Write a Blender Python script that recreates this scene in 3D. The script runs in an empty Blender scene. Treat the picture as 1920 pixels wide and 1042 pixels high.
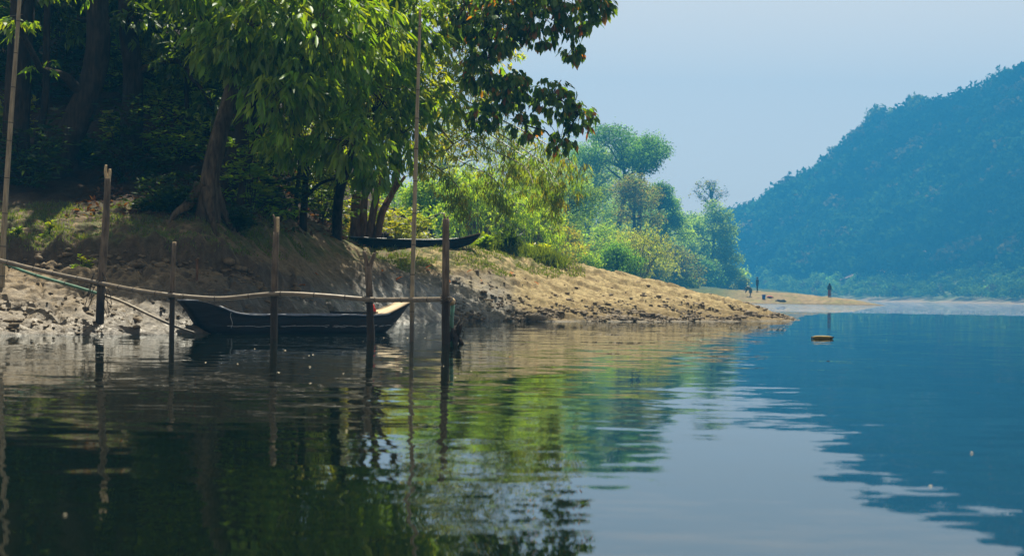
import bpy, bmesh, math, random
import numpy as np
from mathutils import Vector, Matrix

random.seed(7)
RNG = np.random.default_rng(11)
scene = bpy.context.scene
COL = scene.collection

# ------------------------------------------------------------------ camera
W_PX, H_PX, FPX = 1920.0, 1042.0, 2667.0
CAM_H = 0.65
ROLL = math.radians(0.8)
PY0, PX0 = 553.0, 960.0
CR, SR = math.cos(ROLL), math.sin(ROLL)
cam_data = bpy.data.cameras.new('camera')
cam = bpy.data.objects.new('camera', cam_data)
COL.objects.link(cam)
cam_data.sensor_width = 36.0
cam_data.lens = 36.0 * FPX / W_PX
cam_data.shift_y = (PY0 - H_PX / 2) / W_PX
cam_data.clip_start = 0.1
cam_data.clip_end = 6000
cam_data.dof.use_dof = True
cam_data.dof.focus_distance = 22.0
cam_data.dof.aperture_fstop = 3.2
cam.matrix_world = Matrix(((CR, -SR, 0, 0), (0, 0, -1, 0), (SR, CR, 0, CAM_H), (0, 0, 0, 1)))
scene.camera = cam

# ------------------------------------------------------------------ light
SUN_EL, SUN_DIR_XY = math.radians(64), (0.06, 0.9982)
world = bpy.data.worlds.new("World")
scene.world = world
world.use_nodes = True
wn = world.node_tree
bg = wn.nodes['Background']
sky = wn.nodes.new('ShaderNodeTexSky')
sky.sky_type = 'NISHITA'
sky.sun_disc = False
sky.sun_elevation = SUN_EL
sky.sun_rotation = math.atan2(SUN_DIR_XY[0], SUN_DIR_XY[1])
sky.air_density = 1.0
sky.dust_density = 0.6
sky.ozone_density = 1.5
sky.altitude = 0
sky_mix = wn.nodes.new('ShaderNodeMix')          # thin even overcast of smoke: less saturated sky all round
sky_mix.data_type = 'RGBA'
sky_hsv = wn.nodes.new('ShaderNodeHueSaturation')
sky_hsv.inputs['Saturation'].default_value = 0.12
wn.links.new(sky.outputs[0], sky_hsv.inputs['Color'])
sky_mix.inputs[0].default_value = 1.0
sky_mix.blend_type = 'MULTIPLY'
sky_mix.inputs[7].default_value = (1.0, 0.855, 0.71, 1)
wn.links.new(sky_hsv.outputs[0], sky_mix.inputs[6])
wn.links.new(sky_mix.outputs[2], bg.inputs[0])
bg.inputs[1].default_value = 0.08

sun_d = bpy.data.lights.new('sun', 'SUN')
sun_d.energy = 5.0
sun_d.angle = math.radians(0.6)
sun_d.color = (1.0, 0.91, 0.73)
sun = bpy.data.objects.new('sun', sun_d)
COL.objects.link(sun)
ce = math.cos(SUN_EL)
SUN_VEC = Vector((SUN_DIR_XY[0] * ce, SUN_DIR_XY[1] * ce, math.sin(SUN_EL)))
sun.rotation_euler = SUN_VEC.to_track_quat('Z', 'Y').to_euler()
sun.location = SUN_VEC * 200

scene.view_settings.view_transform = 'Standard'
scene.view_settings.look = 'None'
scene.view_settings.gamma = 1.0
scene.view_settings.exposure = 1.15
scene.view_settings.use_curve_mapping = False
scene.render.engine = 'CYCLES'
scene.cycles.use_denoising = True
scene.cycles.max_bounces = 6
scene.cycles.diffuse_bounces = 3
scene.cycles.glossy_bounces = 3
scene.cycles.transmission_bounces = 3
scene.cycles.volume_bounces = 0
scene.cycles.caustics_reflective = False
scene.cycles.caustics_refractive = False
scene.cycles.sample_clamp_indirect = 6.0

HAZE_DENSITY = 0.0012
HAZE_COLOR = (0.05, 0.40, 0.88)

# ------------------------------------------------------------------ photo <-> world helpers (build time only)
def P(px, py, d):
    u, w = px - PX0, PY0 - py
    return np.array([(u * CR - w * SR) * d / FPX, d, CAM_H + (u * SR + w * CR) * d / FPX])

def hor(px):
    return PY0 + (px - PX0) * math.tan(ROLL)

def G(px, py):
    """water-level point seen at a pixel"""
    return P(px, py, CAM_H * FPX / (py - hor(px)))

def proj(p):
    X, Y, Z = p[..., 0], p[..., 1], p[..., 2] - CAM_H
    u = FPX / Y * (X * CR + Z * SR)
    w = FPX / Y * (-X * SR + Z * CR)
    return PX0 + u, PY0 - w

# ------------------------------------------------------------------ numeric helpers
class TPS:
    def __init__(self, pts, lam=0.0):
        p = np.array([q[:3] for q in pts], float)
        self.xy = p[:, :2]
        n = len(p)
        K = self.k(self.xy, self.xy) + lam * np.eye(n)
        A = np.zeros((n + 3, n + 3))
        A[:n, :n] = K
        A[:n, n] = 1
        A[:n, n + 1:] = self.xy
        A[n:, :n] = A[:n, n:].T
        b = np.zeros(n + 3)
        b[:n] = p[:, 2]
        self.w = np.linalg.solve(A, b)

    @staticmethod
    def k(a, b):
        r2 = ((a[:, None, :] - b[None, :, :]) ** 2).sum(-1)
        return r2 * np.log(r2 + 1e-9) * 0.5

    def __call__(self, x, y):
        x = np.asarray(x, float)
        sh = x.shape
        q = np.stack([x.ravel(), np.asarray(y, float).ravel()], 1)
        out = np.empty(len(q))
        n = len(self.xy)
        for i in range(0, len(q), 40000):
            c = q[i:i + 40000]
            out[i:i + 40000] = self.k(c, self.xy) @ self.w[:n] + self.w[n] + c @ self.w[n + 1:]
        return out.reshape(sh)

_pt = np.random.default_rng(5).permutation(512)
_gt = np.random.default_rng(6).normal(size=(512, 2))
_gt /= np.linalg.norm(_gt, axis=1, keepdims=True)

def perlin(x, y, seed=0):
    x = np.asarray(x, float) + seed * 17.31
    y = np.asarray(y, float) + seed * 9.77
    xi, yi = np.floor(x).astype(int), np.floor(y).astype(int)
    xf, yf = x - xi, y - yi
    u = xf * xf * xf * (xf * (xf * 6 - 15) + 10)
    v = yf * yf * yf * (yf * (yf * 6 - 15) + 10)

    def g(ix, iy, dx, dy):
        h = _pt[(ix + _pt[iy & 511]) & 511]
        return _gt[h, 0] * dx + _gt[h, 1] * dy
    a = g(xi, yi, xf, yf)
    b = g(xi + 1, yi, xf - 1, yf)
    c = g(xi, yi + 1, xf, yf - 1)
    d = g(xi + 1, yi + 1, xf - 1, yf - 1)
    return (a + (b - a) * u) * (1 - v) + (c + (d - c) * u) * v

def fbm(x, y, f=1.0, octv=4, seed=0, gain=0.5):
    s, amp = 0, 1.0
    for o in range(octv):
        s = s + amp * perlin(x * f, y * f, seed + o * 3)
        f *= 2.03
        amp *= gain
    return s * 1.4

def sstep(a, b, x):
    t = np.clip((np.asarray(x, float) - a) / (b - a), 0, 1)
    return t * t * (3 - 2 * t)

def unit(v):
    return v / (np.linalg.norm(v, axis=-1, keepdims=True) + 1e-12)

# ------------------------------------------------------------------ mesh helpers
class MB:
    def __init__(self):
        self.V, self.F, self.C, self.n = [], [], [], 0

    def add(self, V, F, col=None):
        V = np.asarray(V, float)
        if not isinstance(F, (list, tuple)):
            F = [F]
        for f in F:
            f = np.asarray(f, int)
            if len(f):
                self.F.append(f + self.n)
        self.V.append(V)
        if col is not None:
            c = np.asarray(col, float)
            if c.ndim == 1:
                c = np.tile(c, (len(V), 1))
            self.C.append(c)
        self.n += len(V)
        return self

    def tube(self, pts, rad, seg=8, cap=True, flute=None, col=None, seed=0):
        V, F = tube(pts, rad, seg, cap, flute, seed)
        return self.add(V, F, col)

    def mesh(self, name, mat, smooth=True):
        V = np.concatenate(self.V)
        me = bpy.data.meshes.new(name)
        me.vertices.add(len(V))
        me.vertices.foreach_set('co', V.astype(np.float32).ravel())
        loops = np.concatenate([f.ravel() for f in self.F])
        tot = np.concatenate([np.full(len(f), f.shape[1]) for f in self.F])
        start = np.concatenate([[0], np.cumsum(tot)[:-1]])
        me.loops.add(len(loops))
        me.loops.foreach_set('vertex_index', loops.astype(np.int32))
        me.polygons.add(len(tot))
        me.polygons.foreach_set('loop_start', start.astype(np.int32))
        me.polygons.foreach_set('loop_total', tot.astype(np.int32))
        if smooth:
            me.polygons.foreach_set('use_smooth', np.ones(len(tot), dtype=bool))
        me.update(calc_edges=True)
        if self.C:
            C = np.concatenate(self.C)
            if C.shape[1] == 3:
                C = np.concatenate([C, np.ones((len(C), 1))], 1)
            a = me.color_attributes.new('col', 'FLOAT_COLOR', 'POINT')
            a.data.foreach_set('color', C.astype(np.float32).ravel())
        if mat is not None:
            me.materials.append(mat)
        return me

    def build(self, name, mat, parent=None, smooth=True, **props):
        return link(name, self.mesh(name, mat, smooth), parent, **props)

def link(name, data, parent=None, **props):
    o = bpy.data.objects.new(name, data)
    COL.objects.link(o)
    if parent is not None:
        o.parent = parent
        o.matrix_parent_inverse = Matrix.Translation(-parent.location) if parent.parent is None else parent.matrix_parent_inverse.copy()
    for k, v in props.items():
        o[k] = v
    return o

def thing(name, loc, label, cat, group=None):
    o = bpy.data.objects.new(name, None)
    COL.objects.link(o)
    o.location = Vector([float(c) for c in loc])
    o.empty_display_size = 0.2
    o['label'] = label
    o['category'] = cat
    if group:
        o['group'] = group
    return o

def copy_thing(o):
    c = o.copy()
    COL.objects.link(c)
    for ch in o.children:
        d = ch.copy()
        COL.objects.link(d)
        d.parent = c
        for g in ch.children:
            e = g.copy()
            COL.objects.link(e)
            e.parent = d
    return c

def smooth_path(pts, rad, k):
    """Catmull-Rom resample"""
    pts = np.asarray(pts, float)
    rad = np.asarray(rad, float)
    n = len(pts)
    if n < 3 or k < 2:
        return pts, rad
    out, ro = [], []
    for i in range(n - 1):
        p0, p1, p2, p3 = pts[max(i - 1, 0)], pts[i], pts[i + 1], pts[min(i + 2, n - 1)]
        for j in range(k):
            t = j / k
            out.append(0.5 * ((2 * p1) + (-p0 + p2) * t + (2 * p0 - 5 * p1 + 4 * p2 - p3) * t * t + (-p0 + 3 * p1 - 3 * p2 + p3) * t ** 3))
            ro.append(rad[i] * (1 - t) + rad[i + 1] * t)
    out.append(pts[-1])
    ro.append(rad[-1])
    return np.array(out), np.array(ro)

def tube(pts, rad, seg=8, cap=True, flute=None, seed=0):
    pts = np.asarray(pts, float)
    n = len(pts)
    rad = np.full(n, float(rad)) if np.isscalar(rad) else np.asarray(rad, float)
    T = np.empty_like(pts)
    T[1:-1] = pts[2:] - pts[:-2]
    T[0] = pts[1] - pts[0]
    T[-1] = pts[-1] - pts[-2]
    T = unit(T)
    ref = np.array([0.31, -0.87, 0.12]) if abs(T[0] @ np.array([0.31, -0.87, 0.12])) < 0.85 else np.array([0.9, 0.1, 0.3])
    A = np.empty_like(pts)
    a = ref
    for i in range(n):
        a = a - T[i] * (a @ T[i])
        a = a / (np.linalg.norm(a) + 1e-12)
        A[i] = a
    B = np.cross(T, A)
    th = np.linspace(0, 2 * np.pi, seg, endpoint=False)
    R = rad[:, None] * np.ones((1, seg))
    if flute:
        amp, freq = flute
        ph = np.linspace(0, 1, n)[:, None]
        R = R * (1 + amp * np.sin(th[None] * freq + 2.1 * np.sin(ph * 5 + seed)) + amp * 0.8 * np.sin(th[None] * (freq * 2 + 1) - ph * 7 + seed) + amp * 0.5 * np.sin(ph * 23 + th[None] * 3 + seed))
    V = pts[:, None] + R[..., None] * (np.cos(th)[None, :, None] * A[:, None] + np.sin(th)[None, :, None] * B[:, None])
    V = V.reshape(-1, 3)
    i = np.arange(n - 1)[:, None] * seg
    j = np.arange(seg)[None]
    j2 = (j + 1) % seg
    Q = np.stack([i + j, i + j2, i + seg + j2, i + seg + j], -1).reshape(-1, 4)
    F = [Q]
    if cap:
        V = np.concatenate([V, pts[:1], pts[-1:]])
        c0, c1 = n * seg, n * seg + 1
        jj = np.arange(seg)
        F.append(np.stack([(jj + 1) % seg, jj, np.full(seg, c0)], 1))
        F.append(np.stack([(n - 1) * seg + jj, (n - 1) * seg + (jj + 1) % seg, np.full(seg, c1)], 1))
    return V, F

def box(c, s, rz=0.0):
    c, s = np.asarray(c, float), np.asarray(s, float) / 2
    q = np.array([[-1, -1, -1], [1, -1, -1], [1, 1, -1], [-1, 1, -1], [-1, -1, 1], [1, -1, 1], [1, 1, 1], [-1, 1, 1]]) * s
    m = np.array([[math.cos(rz), -math.sin(rz), 0], [math.sin(rz), math.cos(rz), 0], [0, 0, 1]])
    return q @ m.T + c, np.array([[0, 3, 2, 1], [4, 5, 6, 7], [0, 1, 5, 4], [1, 2, 6, 5], [2, 3, 7, 6], [3, 0, 4, 7]])

# leaf templates: x = side, y = along, z = normal
LEAF_V = np.array([[0, 0, 0], [0, .33, .015], [0, .68, .0], [0, 1, -.06], [.42, .28, .10], [.46, .60, .08], [-.42, .28, .10], [-.46, .60, .08]])
LEAF_F3 = np.array([[0, 4, 1], [0, 1, 6], [2, 5, 3], [2, 3, 7]])
LEAF_F4 = np.array([[1, 4, 5, 2], [1, 2, 7, 6]])
RH_V = np.array([[0, 0, 0], [.5, .45, .08], [0, 1, -.03], [-.5, .45, .08]])
RH_F = np.array([[0, 1, 2, 3]])

def leaves(mb, pos, d, n, L, Wd, col, full=True):
    """add many leaves; pos/d/n (N,3), L/Wd (N,), col (N,3)"""
    pos = np.asarray(pos, float)
    N = len(pos)
    if N == 0:
        return
    d = unit(d)
    n = n - d * (n * d).sum(-1, keepdims=True)
    n = unit(n)
    s = np.cross(d, n)
    T = LEAF_V if full else RH_V
    V = pos[:, None] + T[None, :, 0, None] * (Wd[:, None, None] * s[:, None]) + T[None, :, 1, None] * (L[:, None, None] * d[:, None]) + T[None, :, 2, None] * (Wd[:, None, None] * 1.6 * n[:, None])
    m = len(T)
    off = (np.arange(N) * m)[:, None, None]
    if full:
        F = [(LEAF_F3[None] + off).reshape(-1, 3), (LEAF_F4[None] + off).reshape(-1, 4)]
    else:
        F = [(RH_F[None] + off).reshape(-1, 4)]
    mb.add(V.reshape(-1, 3), F, np.repeat(col, m, axis=0))

def palette(N, cols, rng, jit=0.22):
    cols = np.asarray(cols, float)
    i = rng.integers(0, len(cols), N)
    k = rng.integers(0, len(cols), N)
    t = rng.random((N, 1)) * 0.5
    c = cols[i] * (1 - t) + cols[k] * t
    return c * np.exp(rng.normal(0, jit, (N, 1)))

def rdir(N, rng):
    return unit(rng.normal(size=(N, 3)))

# ------------------------------------------------------------------ materials
def nodes_of(name):
    m = bpy.data.materials.new(name)
    m.use_nodes = True
    nt = m.node_tree
    for n in list(nt.nodes):
        nt.nodes.remove(n)
    out = nt.nodes.new('ShaderNodeOutputMaterial')
    return m, nt, out

def N(nt, t, **kw):
    n = nt.nodes.new(t)
    for k, v in kw.items():
        if k in n.inputs.keys():
            n.inputs[k].default_value = v
        else:
            setattr(n, k, v)
    return n

def mixc(nt, fac, a, b, mode='MIX'):
    m = nt.nodes.new('ShaderNodeMix')
    m.data_type = 'RGBA'
    m.blend_type = mode
    for sock, v in ((m.inputs[0], fac), (m.inputs[6], a), (m.inputs[7], b)):
        if hasattr(v, 'is_linked') or hasattr(v, 'links'):
            nt.links.new(v, sock)
        elif isinstance(v, (int, float)):
            sock.default_value = v
        else:
            sock.default_value = (*v, 1.0)
    return m.outputs[2]

def ramp(nt, fac, stops):
    r = nt.nodes.new('ShaderNodeValToRGB')
    el = r.color_ramp.elements
    while len(el) < len(stops):
        el.new(0.5)
    for e, (p, c) in zip(el, stops):
        e.position = p
        e.color = (*c, 1) if not isinstance(c, (int, float)) else (c, c, c, 1)
    nt.links.new(fac, r.inputs[0])
    return r.outputs[0]

def noise(nt, scale, detail=4, rough=0.6, vec=None, stretch=None):
    tc = nt.nodes.new('ShaderNodeTexCoord')
    v = tc.outputs['Object'] if vec is None else vec
    if stretch:
        mp = nt.nodes.new('ShaderNodeMapping')
        mp.inputs['Scale'].default_value = stretch
        nt.links.new(v, mp.inputs[0])
        v = mp.outputs[0]
    n = nt.nodes.new('ShaderNodeTexNoise')
    n.inputs['Scale'].default_value = scale
    n.inputs['Detail'].default_value = detail
    n.inputs['Roughness'].default_value = rough
    nt.links.new(v, n.inputs['Vector'])
    return n

def mat_leaf(name, trans=0.42, gloss=0.06, rough=0.45):
    m, nt, out = nodes_of(name)
    at = N(nt, 'ShaderNodeAttribute', attribute_name='col')
    col = at.outputs['Color']
    dif = nt.nodes.new('ShaderNodeBsdfDiffuse')
    nt.links.new(col, dif.inputs[0])
    tr = nt.nodes.new('ShaderNodeBsdfTranslucent')
    tcol = mixc(nt, 1.0, col, (2.5, 2.0, 0.5), 'MULTIPLY')
    nt.links.new(tcol, tr.inputs[0])
    mx = nt.nodes.new('ShaderNodeMixShader')
    mx.inputs[0].default_value = trans
    nt.links.new(dif.outputs[0], mx.inputs[1])
    nt.links.new(tr.outputs[0], mx.inputs[2])
    gl = nt.nodes.new('ShaderNodeBsdfGlossy')
    gl.inputs['Roughness'].default_value = rough
    gl.inputs['Color'].default_value = (0.9, 0.95, 1.0, 1)
    mx2 = nt.nodes.new('ShaderNodeMixShader')
    mx2.inputs[0].default_value = gloss
    nt.links.new(mx.outputs[0], mx2.inputs[1])
    nt.links.new(gl.outputs[0], mx2.inputs[2])
    nt.links.new(mx2.outputs[0], out.inputs[0])
    return m

def mat_wood(name, dark, light, scale=6, stretch=(3, 3, .4), rough=0.8, wet_z=None, bump=0.5, spec=0.3):
    m, nt, out = nodes_of(name)
    b = nt.nodes.new('ShaderNodeBsdfPrincipled')
    geo = nt.nodes.new('ShaderNodeNewGeometry')
    n1 = noise(nt, scale, 6, 0.65, geo.outputs['Position'], stretch)
    c = ramp(nt, n1.outputs[0], [(0.32, dark), (0.68, light)])
    n2 = noise(nt, scale * 0.3, 2, 0.5, geo.outputs['Position'])
    c = mixc(nt, ramp(nt, n2.outputs[0], [(0.35, 0.0), (0.75, 0.55)]), c, tuple(0.45 * q for q in dark))
    r = None
    if wet_z is not None:
        sep = nt.nodes.new('ShaderNodeSeparateXYZ')
        nt.links.new(geo.outputs['Position'], sep.inputs[0])
        ad = N(nt, 'ShaderNodeMath', operation='ADD')
        mu = N(nt, 'ShaderNodeMath', operation='MULTIPLY')
        nt.links.new(n2.outputs[0], mu.inputs[0])
        mu.inputs[1].default_value = 0.35
        nt.links.new(sep.outputs[2], ad.inputs[0])
        nt.links.new(mu.outputs[0], ad.inputs[1])
        mr = nt.nodes.new('ShaderNodeMapRange')
        mr.inputs['From Min'].default_value = wet_z
        mr.inputs['From Max'].default_value = wet_z + 0.35
        mr.inputs['To Min'].default_value = 0.85
        mr.inputs['To Max'].default_value = 0.0
        nt.links.new(ad.outputs[0], mr.inputs[0])
        c = mixc(nt, mr.outputs[0], c, (0.012, 0.010, 0.008))
    nt.links.new(c, b.inputs['Base Color'])
    b.inputs['Roughness'].default_value = rough
    b.inputs['Specular IOR Level'].default_value = spec
    bp = nt.nodes.new('ShaderNodeBump')
    bp.inputs['Strength'].default_value = bump
    bp.inputs['Distance'].default_value = 0.02
    nt.links.new(n1.outputs[0], bp.inputs['Height'])
    nt.links.new(bp.outputs[0], b.inputs['Normal'])
    nt.links.new(b.outputs[0], out.inputs[0])
    return m

def mat_plain(name, col, rough=0.7, var=0.3, scale=8, spec=0.3, bump=0.15):
    m, nt, out = nodes_of(name)
    b = nt.nodes.new('ShaderNodeBsdfPrincipled')
    n1 = noise(nt, scale, 5, 0.6)
    c = ramp(nt, n1.outputs[0], [(0.3, tuple(q * (1 - var) for q in col)), (0.7, tuple(min(1, q * (1 + var)) for q in col))])
    nt.links.new(c, b.inputs['Base Color'])
    b.inputs['Roughness'].default_value = rough
    b.inputs['Specular IOR Level'].default_value = spec
    bp = nt.nodes.new('ShaderNodeBump')
    bp.inputs['Strength'].default_value = bump
    bp.inputs['Distance'].default_value = 0.02
    nt.links.new(n1.outputs[0], bp.inputs['Height'])
    nt.links.new(bp.outputs[0], b.inputs['Normal'])
    nt.links.new(b.outputs[0], out.inputs[0])
    return m

def mat_ground(name, scale=9.0, bump=0.9, dist=0.03):
    """base colour from the 'col' attribute (alpha = dryness), broken up by procedural grain"""
    m, nt, out = nodes_of(name)
    b = nt.nodes.new('ShaderNodeBsdfPrincipled')
    at = N(nt, 'ShaderNodeAttribute', attribute_name='col')
    geo = nt.nodes.new('ShaderNodeNewGeometry')
    n1 = noise(nt, scale, 8, 0.7, geo.outputs['Position'])
    n2 = noise(nt, scale * 4.3, 4, 0.7, geo.outputs['Position'])
    k1 = ramp(nt, n1.outputs[0], [(0.28, 0.5), (0.72, 1.45)])
    c = mixc(nt, 1.0, at.outputs['Color'], k1, 'MULTIPLY')
    k2 = ramp(nt, n2.outputs[0], [(0.3, 0.65), (0.7, 1.3)])
    c = mixc(nt, 1.0, c, k2, 'MULTIPLY')
    nt.links.new(c, b.inputs['Base Color'])
    mr = nt.nodes.new('ShaderNodeMapRange')
    mr.inputs['To Min'].default_value = 0.42
    mr.inputs['To Max'].default_value = 0.95
    nt.links.new(at.outputs['Alpha'], mr.inputs[0])
    nt.links.new(mr.outputs[0], b.inputs['Roughness'])
    sp = nt.nodes.new('ShaderNodeMapRange')
    sp.inputs['To Min'].default_value = 0.35
    sp.inputs['To Max'].default_value = 0.12
    nt.links.new(at.outputs['Alpha'], sp.inputs[0])
    nt.links.new(sp.outputs[0], b.inputs['Specular IOR Level'])
    ad = N(nt, 'ShaderNodeMath', operation='MULTIPLY_ADD')
    nt.links.new(n2.outputs[0], ad.inputs[0])
    ad.inputs[1].default_value = 0.35
    nt.links.new(n1.outputs[0], ad.inputs[2])
    bp = nt.nodes.new('ShaderNodeBump')
    bp.inputs['Strength'].default_value = bump
    bp.inputs['Distance'].default_value = dist
    nt.links.new(ad.outputs[0], bp.inputs['Height'])
    nt.links.new(bp.outputs[0], b.inputs['Normal'])
    nt.links.new(b.outputs[0], out.inputs[0])
    return m

def mat_water():
    m, nt, out = nodes_of('river_water')
    geo = nt.nodes.new('ShaderNodeNewGeometry')
    pos = geo.outputs['Position']
    sep = nt.nodes.new('ShaderNodeSeparateXYZ')
    nt.links.new(pos, sep.inputs[0])

    def slope(scale, detail, stretch):
        n = noise(nt, scale, detail, 0.5, pos, stretch)
        v = nt.nodes.new('ShaderNodeVectorMath')
        v.operation = 'SUBTRACT'
        v.inputs[1].default_value = (0.5, 0.5, 0.5)
        nt.links.new(n.outputs['Color'], v.inputs[0])
        return v.outputs[0]

    def scaled(v, s):
        k = nt.nodes.new('ShaderNodeVectorMath')
        k.operation = 'SCALE'
        nt.links.new(v, k.inputs[0])
        if isinstance(s, (int, float)):
            k.inputs['Scale'].default_value = s
        else:
            nt.links.new(s, k.inputs['Scale'])
        return k.outputs[0]

    def vadd(a, b):
        k = nt.nodes.new('ShaderNodeVectorMath')
        k.operation = 'ADD'
        nt.links.new(a, k.inputs[0])
        nt.links.new(b, k.inputs[1])
        return k.outputs[0]
    # calm / ruffled patches
    pn = noise(nt, 0.16, 2, 0.5, pos, (0.6, 1.2, 1))
    patch = ramp(nt, pn.outputs[0], [(0.36, 0.25), (0.62, 1.0)])
    s1 = scaled(scaled(slope(1.5, 1.5, (0.55, 1.0, 1)), 0.05), patch)
    s2 = scaled(scaled(slope(5.0, 2.5, (0.45, 1.0, 1)), 0.085), patch)
    # wind-ruffled water further out
    rn = noise(nt, 0.05, 2, 0.5, pos, (0.5, 1.0, 1))
    yy = N(nt, 'ShaderNodeMath', operation='MULTIPLY_ADD')
    nt.links.new(rn.outputs[0], yy.inputs[0])
    yy.inputs[1].default_value = 10.0
    nt.links.new(sep.outputs[1], yy.inputs[2])
    tl = N(nt, 'ShaderNodeMath', operation='MULTIPLY_ADD')
    nt.links.new(sep.outputs[0], tl.inputs[0])
    tl.inputs[1].default_value = 0.55
    nt.links.new(yy.outputs[0], tl.inputs[2])
    mr = nt.nodes.new('ShaderNodeMapRange')
    mr.inputs['From Min'].default_value = 82.0
    mr.inputs['From Max'].default_value = 90.0
    nt.links.new(tl.outputs[0], mr.inputs[0])
    far = mr.outputs[0]
    s3 = scaled(scaled(slope(6.0, 3.0, (0.5, 1.0, 1)), 2.4), far)
    s4 = scaled(scaled(slope(13.0, 2.0, (0.35, 1.0, 1)), 0.055), patch)
    tot = vadd(vadd(vadd(s1, s2), s3), s4)
    fl = nt.nodes.new('ShaderNodeVectorMath')
    fl.operation = 'MULTIPLY'
    fl.inputs[1].default_value = (1, 1, 0)
    nt.links.new(tot, fl.inputs[0])
    up = vadd(fl.outputs[0], N(nt, 'ShaderNodeCombineXYZ', Z=1.0).outputs[0])
    nrm = nt.nodes.new('ShaderNodeVectorMath')
    nrm.operation = 'NORMALIZE'
    nt.links.new(up, nrm.inputs[0])
    dif = nt.nodes.new('ShaderNodeBsdfDiffuse')
    dif.inputs[0].default_value = (0.003, 0.006, 0.003, 1)
    gl = nt.nodes.new('ShaderNodeBsdfGlossy')
    gl.inputs['Color'].default_value = (0.93, 0.97, 1.0, 1)
    gl.inputs['Roughness'].default_value = 0.0
    nt.links.new(nrm.outputs[0], gl.inputs['Normal'])
    fr = nt.nodes.new('ShaderNodeFresnel')
    fr.inputs['IOR'].default_value = 2.8
    mx = nt.nodes.new('ShaderNodeMixShader')
    nt.links.new(fr.outputs[0], mx.inputs[0])
    nt.links.new(dif.outputs[0], mx.inputs[1])
    nt.links.new(gl.outputs[0], mx.inputs[2])
    nt.links.new(mx.outputs[0], out.inputs[0])
    return m

M_LEAF = mat_leaf('leaf_glossy', 0.55, 0.03, 0.45)
M_LEAF_FAR = mat_leaf('leaf_far', 0.6, 0.01, 0.6)
M_LEAF_HILL = mat_leaf('leaf_hill', 0.3, 0.0, 0.6)
M_BARK = mat_wood('bark', (0.012, 0.009, 0.006), (0.062, 0.046, 0.030), 7, (2.5, 2.5, .5), 0.9, None, 0.8, 0.15)
M_BARK_PALE = mat_wood('bark_pale', (0.022, 0.017, 0.011), (0.15, 0.115, 0.075), 7, (2.5, 2.5, .5), 0.9, None, 0.9, 0.15)
M_BARK_RED = mat_wood('bark_reddish', (0.06, 0.033, 0.02), (0.24, 0.14, 0.085), 7, (2.5, 2.5, .5), 0.9, None, 0.7, 0.15)
M_STAKE = mat_wood('weathered_stake', (0.07, 0.052, 0.036), (0.26, 0.20, 0.14), 16, (2, 2, .25), 0.85, 0.62, 0.6)
M_BAMBOO = mat_wood('dry_bamboo', (0.16, 0.12, 0.07), (0.42, 0.34, 0.21), 12, (3, 3, .3), 0.5, 0.35, 0.15, 0.45)
M_BAMBOO_RAIL = mat_wood('bamboo_rail_skin', (0.07, 0.054, 0.036), (0.24, 0.19, 0.125), 9, (.6, 3, 3), 0.45, None, 0.2, 0.5)
M_NODE = mat_plain('bamboo_node', (0.05, 0.04, 0.03), 0.7)
M_CUT = mat_plain('fresh_cut_wood', (0.50, 0.38, 0.22), 0.8, 0.3, 30)
M_GREENPOLE = mat_plain('green_bamboo', (0.06, 0.16, 0.10), 0.45, 0.4, 9, 0.5)
M_HULL = mat_wood('tarred_hull', (0.004, 0.004, 0.005), (0.020, 0.021, 0.023), 5, (.5, .5, 4), 0.55, None, 0.4, 0.12)
M_HULL_EDGE = mat_plain('worn_gunwale', (0.11, 0.13, 0.17), 0.4, 0.4, 12, 0.5)
M_SEAM = mat_plain('pale_caulking', (0.30, 0.30, 0.29), 0.7, 0.5, 40)
M_DECK = mat_wood('bare_planks', (0.40, 0.31, 0.19), (0.66, 0.53, 0.35), 8, (.5, 4, 4), 0.75, None, 0.3)
M_RED = mat_plain('red_cloth', (0.45, 0.03, 0.02), 0.9)
M_ROPE = mat_plain('old_rope', (0.05, 0.042, 0.033), 0.95)
M_GROUND = mat_ground('bank_soil')
M_GROUND_FAR = mat_ground('far_soil', 1.6, 0.5, 0.1)
M_CLOD = mat_plain('mud_clod', (0.12, 0.09, 0.052), 0.75, 0.45, 14, 0.3, 0.5)
M_WATER = mat_water()
M_DEADLEAF = mat_leaf('dead_leaf', 0.25, 0.02, 0.7)
M_BRACKEN = mat_wood('dark_wreck', (0.010, 0.008, 0.007), (0.05, 0.04, 0.032), 9, (2, 2, 2), 0.8)

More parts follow.
